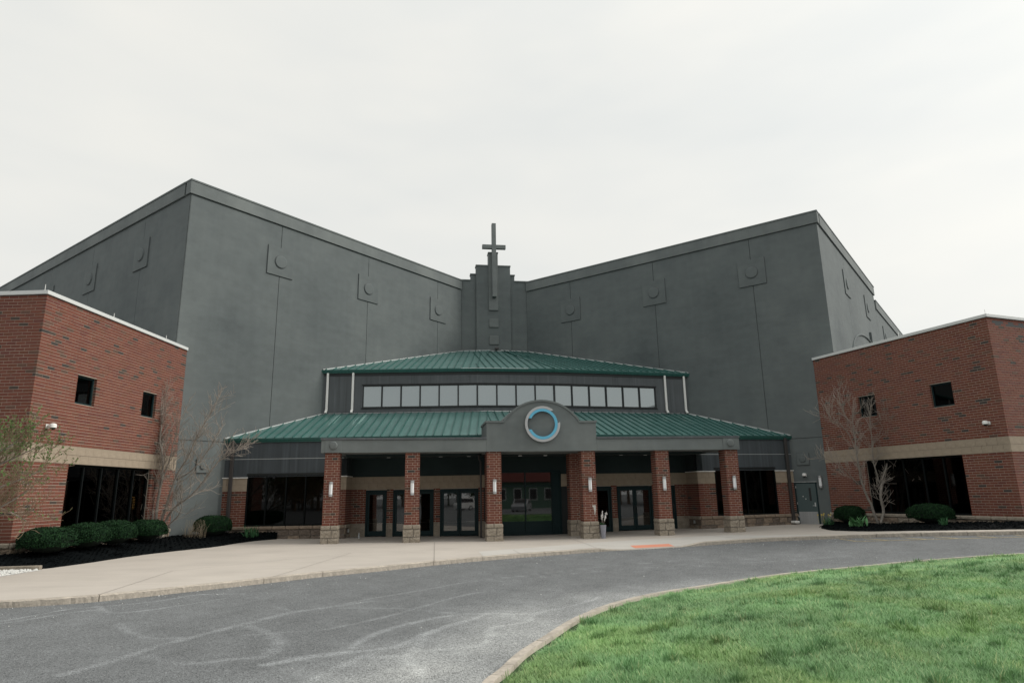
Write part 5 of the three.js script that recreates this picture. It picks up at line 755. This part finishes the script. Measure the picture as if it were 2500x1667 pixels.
{ // grey flower pot by the pillar
  const x = 7.98, z = -28.02, y = walk(x, z), t = thing('flower_pot', [x, y, z], 'tall grey tapered pot with white flowers beside the patched pillar', 'plant pot'), f = new Frame(x, z, 0, y), R = mulberry(21);
  put('pot', geo(new THREE.CylinderGeometry(0.165, 0.105, 0.56, 4, 1).rotateY(Math.PI / 4).toNonIndexed().translate(0, 0.28, 0)), M.pot, t, f); put('soil', geo(box(-0.1, 0.1, 0.53, 0.565, -0.1, 0.1)), M.soil, t, f);
  const st = [], fl = [], lf = []; for (let i = 0; i < 9; i++) { const a = R() * 6.28, h = 0.25 + R() * 0.45, e = V3(Math.cos(a) * 0.12 + 0.09 * h * 2, 0.55 + h, Math.sin(a) * 0.1); st.push(tube([V3(Math.cos(a) * 0.03, 0.55, Math.sin(a) * 0.03), V3(e.x * 0.6, 0.55 + h * 0.6, e.z * 0.6), e], 0.005, 0.003, 4)); for (let k = 0; k < 8; k++) { const q = 0.5 + R() * 0.5; fl.push(new THREE.IcosahedronGeometry(0.012 + R() * 0.014, 0).translate(e.x * q + (R() - 0.5) * 0.05, 0.55 + h * q + (R() - 0.5) * 0.05, e.z * q + (R() - 0.5) * 0.05)); } } for (let i = 0; i < 22; i++) { const a = R() * 6.28; lf.push(new THREE.PlaneGeometry(0.05, 0.16).translate(0, 0.08, 0).rotateX(0.9 + R() * 0.6).rotateY(a).translate(0, 0.55, 0)); }
  put('stems', geo(st), M.twig, t, f); put('blossoms', geo(fl), std({ color: lin(0.75, 0.73, 0.72) }), t, f); put('leaves', geo(lf), M.blade, t, f);
}
{ const y = walk(-2.42, -31.2), t = thing('water_bottle', [-2.42, y, -31.2], 'small clear bottle left on the paving by the left doors', 'bottle'); put('body', geo(new THREE.LatheGeometry([[0.001, 0], [0.033, 0.004], [0.034, 0.15], [0.03, 0.175], [0.014, 0.205], [0.013, 0.22]].map(p => new THREE.Vector2(...p)), 16).translate(-2.42, y, -31.2)), phys({ color: lin(0.8, 0.85, 0.88), roughness: 0.1, transmission: 0.5, thickness: 0 }), t); put('cap', geo(new THREE.CylinderGeometry(0.016, 0.016, 0.02, 12).translate(-2.42, y + 0.23, -31.2)), M.whiteMetal, t); }
{ // electrical boxes on the recess walls
  const F = fac(-1, -30.39), cor = F.p(-6.38, 0, 0), RF = new Frame(cor.x, cor.z, F.th + Math.PI / 2); const b = thing('outlet_box', [0, 0, 0], 'grey outlet box on the stone of the left door recess', 'outlet box'); b.position.copy(RF.p(0.45, 0.42, 0.06)); put('cover', geo(rbox(0.38, 0.5, 0.35, 0.5, 0.05, 0.10, 0.01)), M.silver, b, RF); put('lid', geo(rbox(0.40, 0.48, 0.37, 0.48, 0.101, 0.108, 0.003)), M.flashing, b, RF);
  const G = fac(1, -30.39), c2 = G.p(6.38, 0, 0), R2 = new Frame(c2.x, c2.z, G.th - Math.PI / 2); const d = thing('outlet_box', [0, 0, 0], 'grey outlet box on the stone of the right door recess', 'outlet box'); d.position.copy(R2.p(-0.5, 0.42, 0.06)); put('cover', geo(rbox(-0.56, -0.44, 0.35, 0.5, 0.05, 0.10, 0.01)), M.silver, d, R2); put('lid', geo(rbox(-0.54, -0.46, 0.37, 0.48, 0.101, 0.108, 0.003)), M.flashing, d, R2);
}

// ------------------------------------------------------------------ the car park behind the viewer, which the entrance glass mirrors
function car(label, x, z, rot, paint, suv) {
  const t = thing('parked_car', [x, -0.2, z], label, 'car', 'cars parked behind the viewer, mirrored in the glass'), f = new Frame(0, 0, 0), h = suv ? 1.72 : 1.42;
  const prof = suv ? [[-2.2, 0.35], [2.2, 0.35], [2.25, 0.75], [2.15, 0.98], [1.15, 1.08], [0.65, h - 0.06], [0.3, h], [-1.7, h], [-2.0, h - 0.1], [-2.2, 1.05], [-2.25, 0.7]] : [[-2.25, 0.35], [2.2, 0.35], [2.28, 0.62], [2.1, 0.82], [1.1, 0.95], [0.4, h - 0.04], [0, h], [-0.8, h], [-1.5, 1.02], [-2.2, 0.95], [-2.3, 0.6]];
  const ext = (p, w, b) => new THREE.ExtrudeGeometry(new THREE.Shape(p.map(q => new THREE.Vector2(...q))), { depth: w - 2 * b, bevelEnabled: true, bevelSize: b, bevelThickness: b, bevelSegments: 3 }).translate(0, 0, -w / 2 + b);
  put('body', geo(ext(prof, 1.78, 0.09)), phys({ color: lin(...paint), roughness: 0.3, clearcoat: 1, clearcoatRoughness: 0.05 }), t, f, [x, -0.2, z]);
  const glass = suv ? [[0.95, 1.1], [0.58, h - 0.12], [-1.75, h - 0.12], [-2.0, 1.1]] : [[0.9, 0.98], [0.32, h - 0.1], [-0.75, h - 0.1], [-1.3, 1.02]];
  put('side_glass', geo(ext(glass, 1.82, 0.02)), M.black, t, f, [x, -0.2, z]);
  put('windscreen', geo(box(-0.38, 0.38, -0.02, 0.02, -0.72, 0.72).rotateZ(suv ? -0.95 : -0.62).translate(suv ? 0.98 : 0.84, suv ? 1.36 : 1.22, 0)), M.black, t, f, [x, -0.2, z]);
  for (const [a, b] of [[1.42, 0.8], [1.42, -0.8], [-1.4, 0.8], [-1.4, -0.8]]) { const w = part('wheel', t); put('tyre', geo(new THREE.CylinderGeometry(0.34, 0.34, 0.22, 24).rotateX(Math.PI / 2).translate(a, 0.34, b)), M.rubber, w, f, [x, -0.2, z]); put('rim', geo(new THREE.CylinderGeometry(0.21, 0.21, 0.23, 12).rotateX(Math.PI / 2).translate(a, 0.34, b)), M.silver, w, f, [x, -0.2, z]); }
  for (const b of [0.62, -0.62]) put('headlight', geo(rbox(2.1, 2.24, 0.66, 0.8, b - 0.2, b + 0.2, 0.04, 2)), M.lampGlass, t, f, [x, -0.2, z]);
  t.rotation.y = rot; return t;
}
car('white sport utility car parked behind the viewer', -9, 30, 2.2, [0.7, 0.7, 0.7], true); car('dark blue saloon car parked behind the viewer', -3, 24, 1.7, [0.02, 0.03, 0.05], false); car('silver saloon car parked behind the viewer', 13, 18, 1.9, [0.35, 0.36, 0.38], false);
car('black sport utility car parked behind the viewer', 18, 17, 1.6, [0.015, 0.015, 0.017], true); car('red saloon car parked behind the viewer', 2, 26, 1.6, [0.3, 0.03, 0.03], false); car('pale grey van-like car parked behind the viewer', -16, 31, 1.5, [0.5, 0.5, 0.5], true);
{ // low pavilion across the car park, seen only in the entrance glass
  const f = new Frame(15, 34, Math.PI - 0.25), t = thing('pavilion', [15, -0.2, 34], 'low dark green sided pavilion with red roof across the car park', 'building');
  put('wall', geo(box(-7, 7, -0.2, 3.6, -6, 0)), std({ color: lin(0.10, 0.17, 0.13), roughness: 0.9 }), t, f); put('roof', geo([box(-7.6, 7.6, 3.62, 4.1, -6.6, 0.6), new THREE.ExtrudeGeometry(new THREE.Shape([[-7.4, 4.11], [7.4, 4.11], [5.5, 6.2], [-5.5, 6.2]].map(p => new THREE.Vector2(...p))), { depth: 6, bevelEnabled: false }).translate(0, 0, -6)]), std({ color: lin(0.20, 0.055, 0.045), roughness: 0.6 }), t, f);
  for (const u of [-5, -2.5, 0, 2.5, 5]) { const w = part('window', t); put('frame', geo(rbox(u - 0.65, u + 0.65, 1, 2.7, 0.002, 0.06, 0.01)), M.coping, w, f); put('pane', geo(box(u - 0.55, u + 0.55, 1.1, 2.6, 0.062, 0.07)), M.black, w, f); }
}
{ // bare woodland round the car park
  const R = mulberry(55), pos = []; for (let i = 0; i < 900; i++) { const a = R() * 6.283, b = Math.acos(2 * R() - 1), r = Math.cbrt(R()), x = 3 * r * Math.sin(b) * Math.cos(a), y = 5.5 + 3.8 * r * Math.cos(b), z = 3 * r * Math.sin(b) * Math.sin(a), s = 0.25 + R() * 0.35, u = V3(R() - 0.5, R() - 0.5, R() - 0.5).normalize().multiplyScalar(s), v = V3(R() - 0.5, R() - 0.5, R() - 0.5).normalize().multiplyScalar(s * 0.5); pos.push(x - u.x, y - u.y, z - u.z, x + v.x, y + v.y, z + v.z, x + u.x, y + u.y, z + u.z); }
  const g = new THREE.BufferGeometry(); g.setAttribute('position', new THREE.Float32BufferAttribute(pos, 3)); g.computeVertexNormals();
  const tr = mergeGeometries([soft(metreUV(g)), soft(metreUV(tube([V3(0, 0, 0), V3(0.1, 3, 0), V3(0, 6.5, 0)], 0.2, 0.08, 6).toNonIndexed()))]);
  const im = new THREE.InstancedMesh(tr, std({ color: lin(1, 1, 1) }), 150), m = new THREE.Matrix4(), c = new THREE.Color(), q = new THREE.Quaternion();
  for (let i = 0; i < 150; i++) { const a = lerp(-1.25, 1.25, R()), d = 62 + R() * 40, s = 0.8 + R() * 0.7; m.compose(V3(4 + Math.sin(a) * d, -0.3, Math.cos(a) * d * 0.9), q.setFromAxisAngle(V3(0, 1, 0), R() * 6.28), V3(s, s * (0.8 + R() * 0.4), s)); im.setMatrixAt(i, m); const k = R(); k < 0.6 ? c.setRGB(0.16, 0.10, 0.06) : c.setRGB(0.05, 0.075, 0.035); im.setColorAt(i, c); }
  im.name = 'woodland'; im.castShadow = im.receiveShadow = true; scene.add(im); tag(im, 'brown and dark green woodland beyond the car park behind the viewer', 'woodland', null, 'stuff');
}
renderer.render(scene, camera);
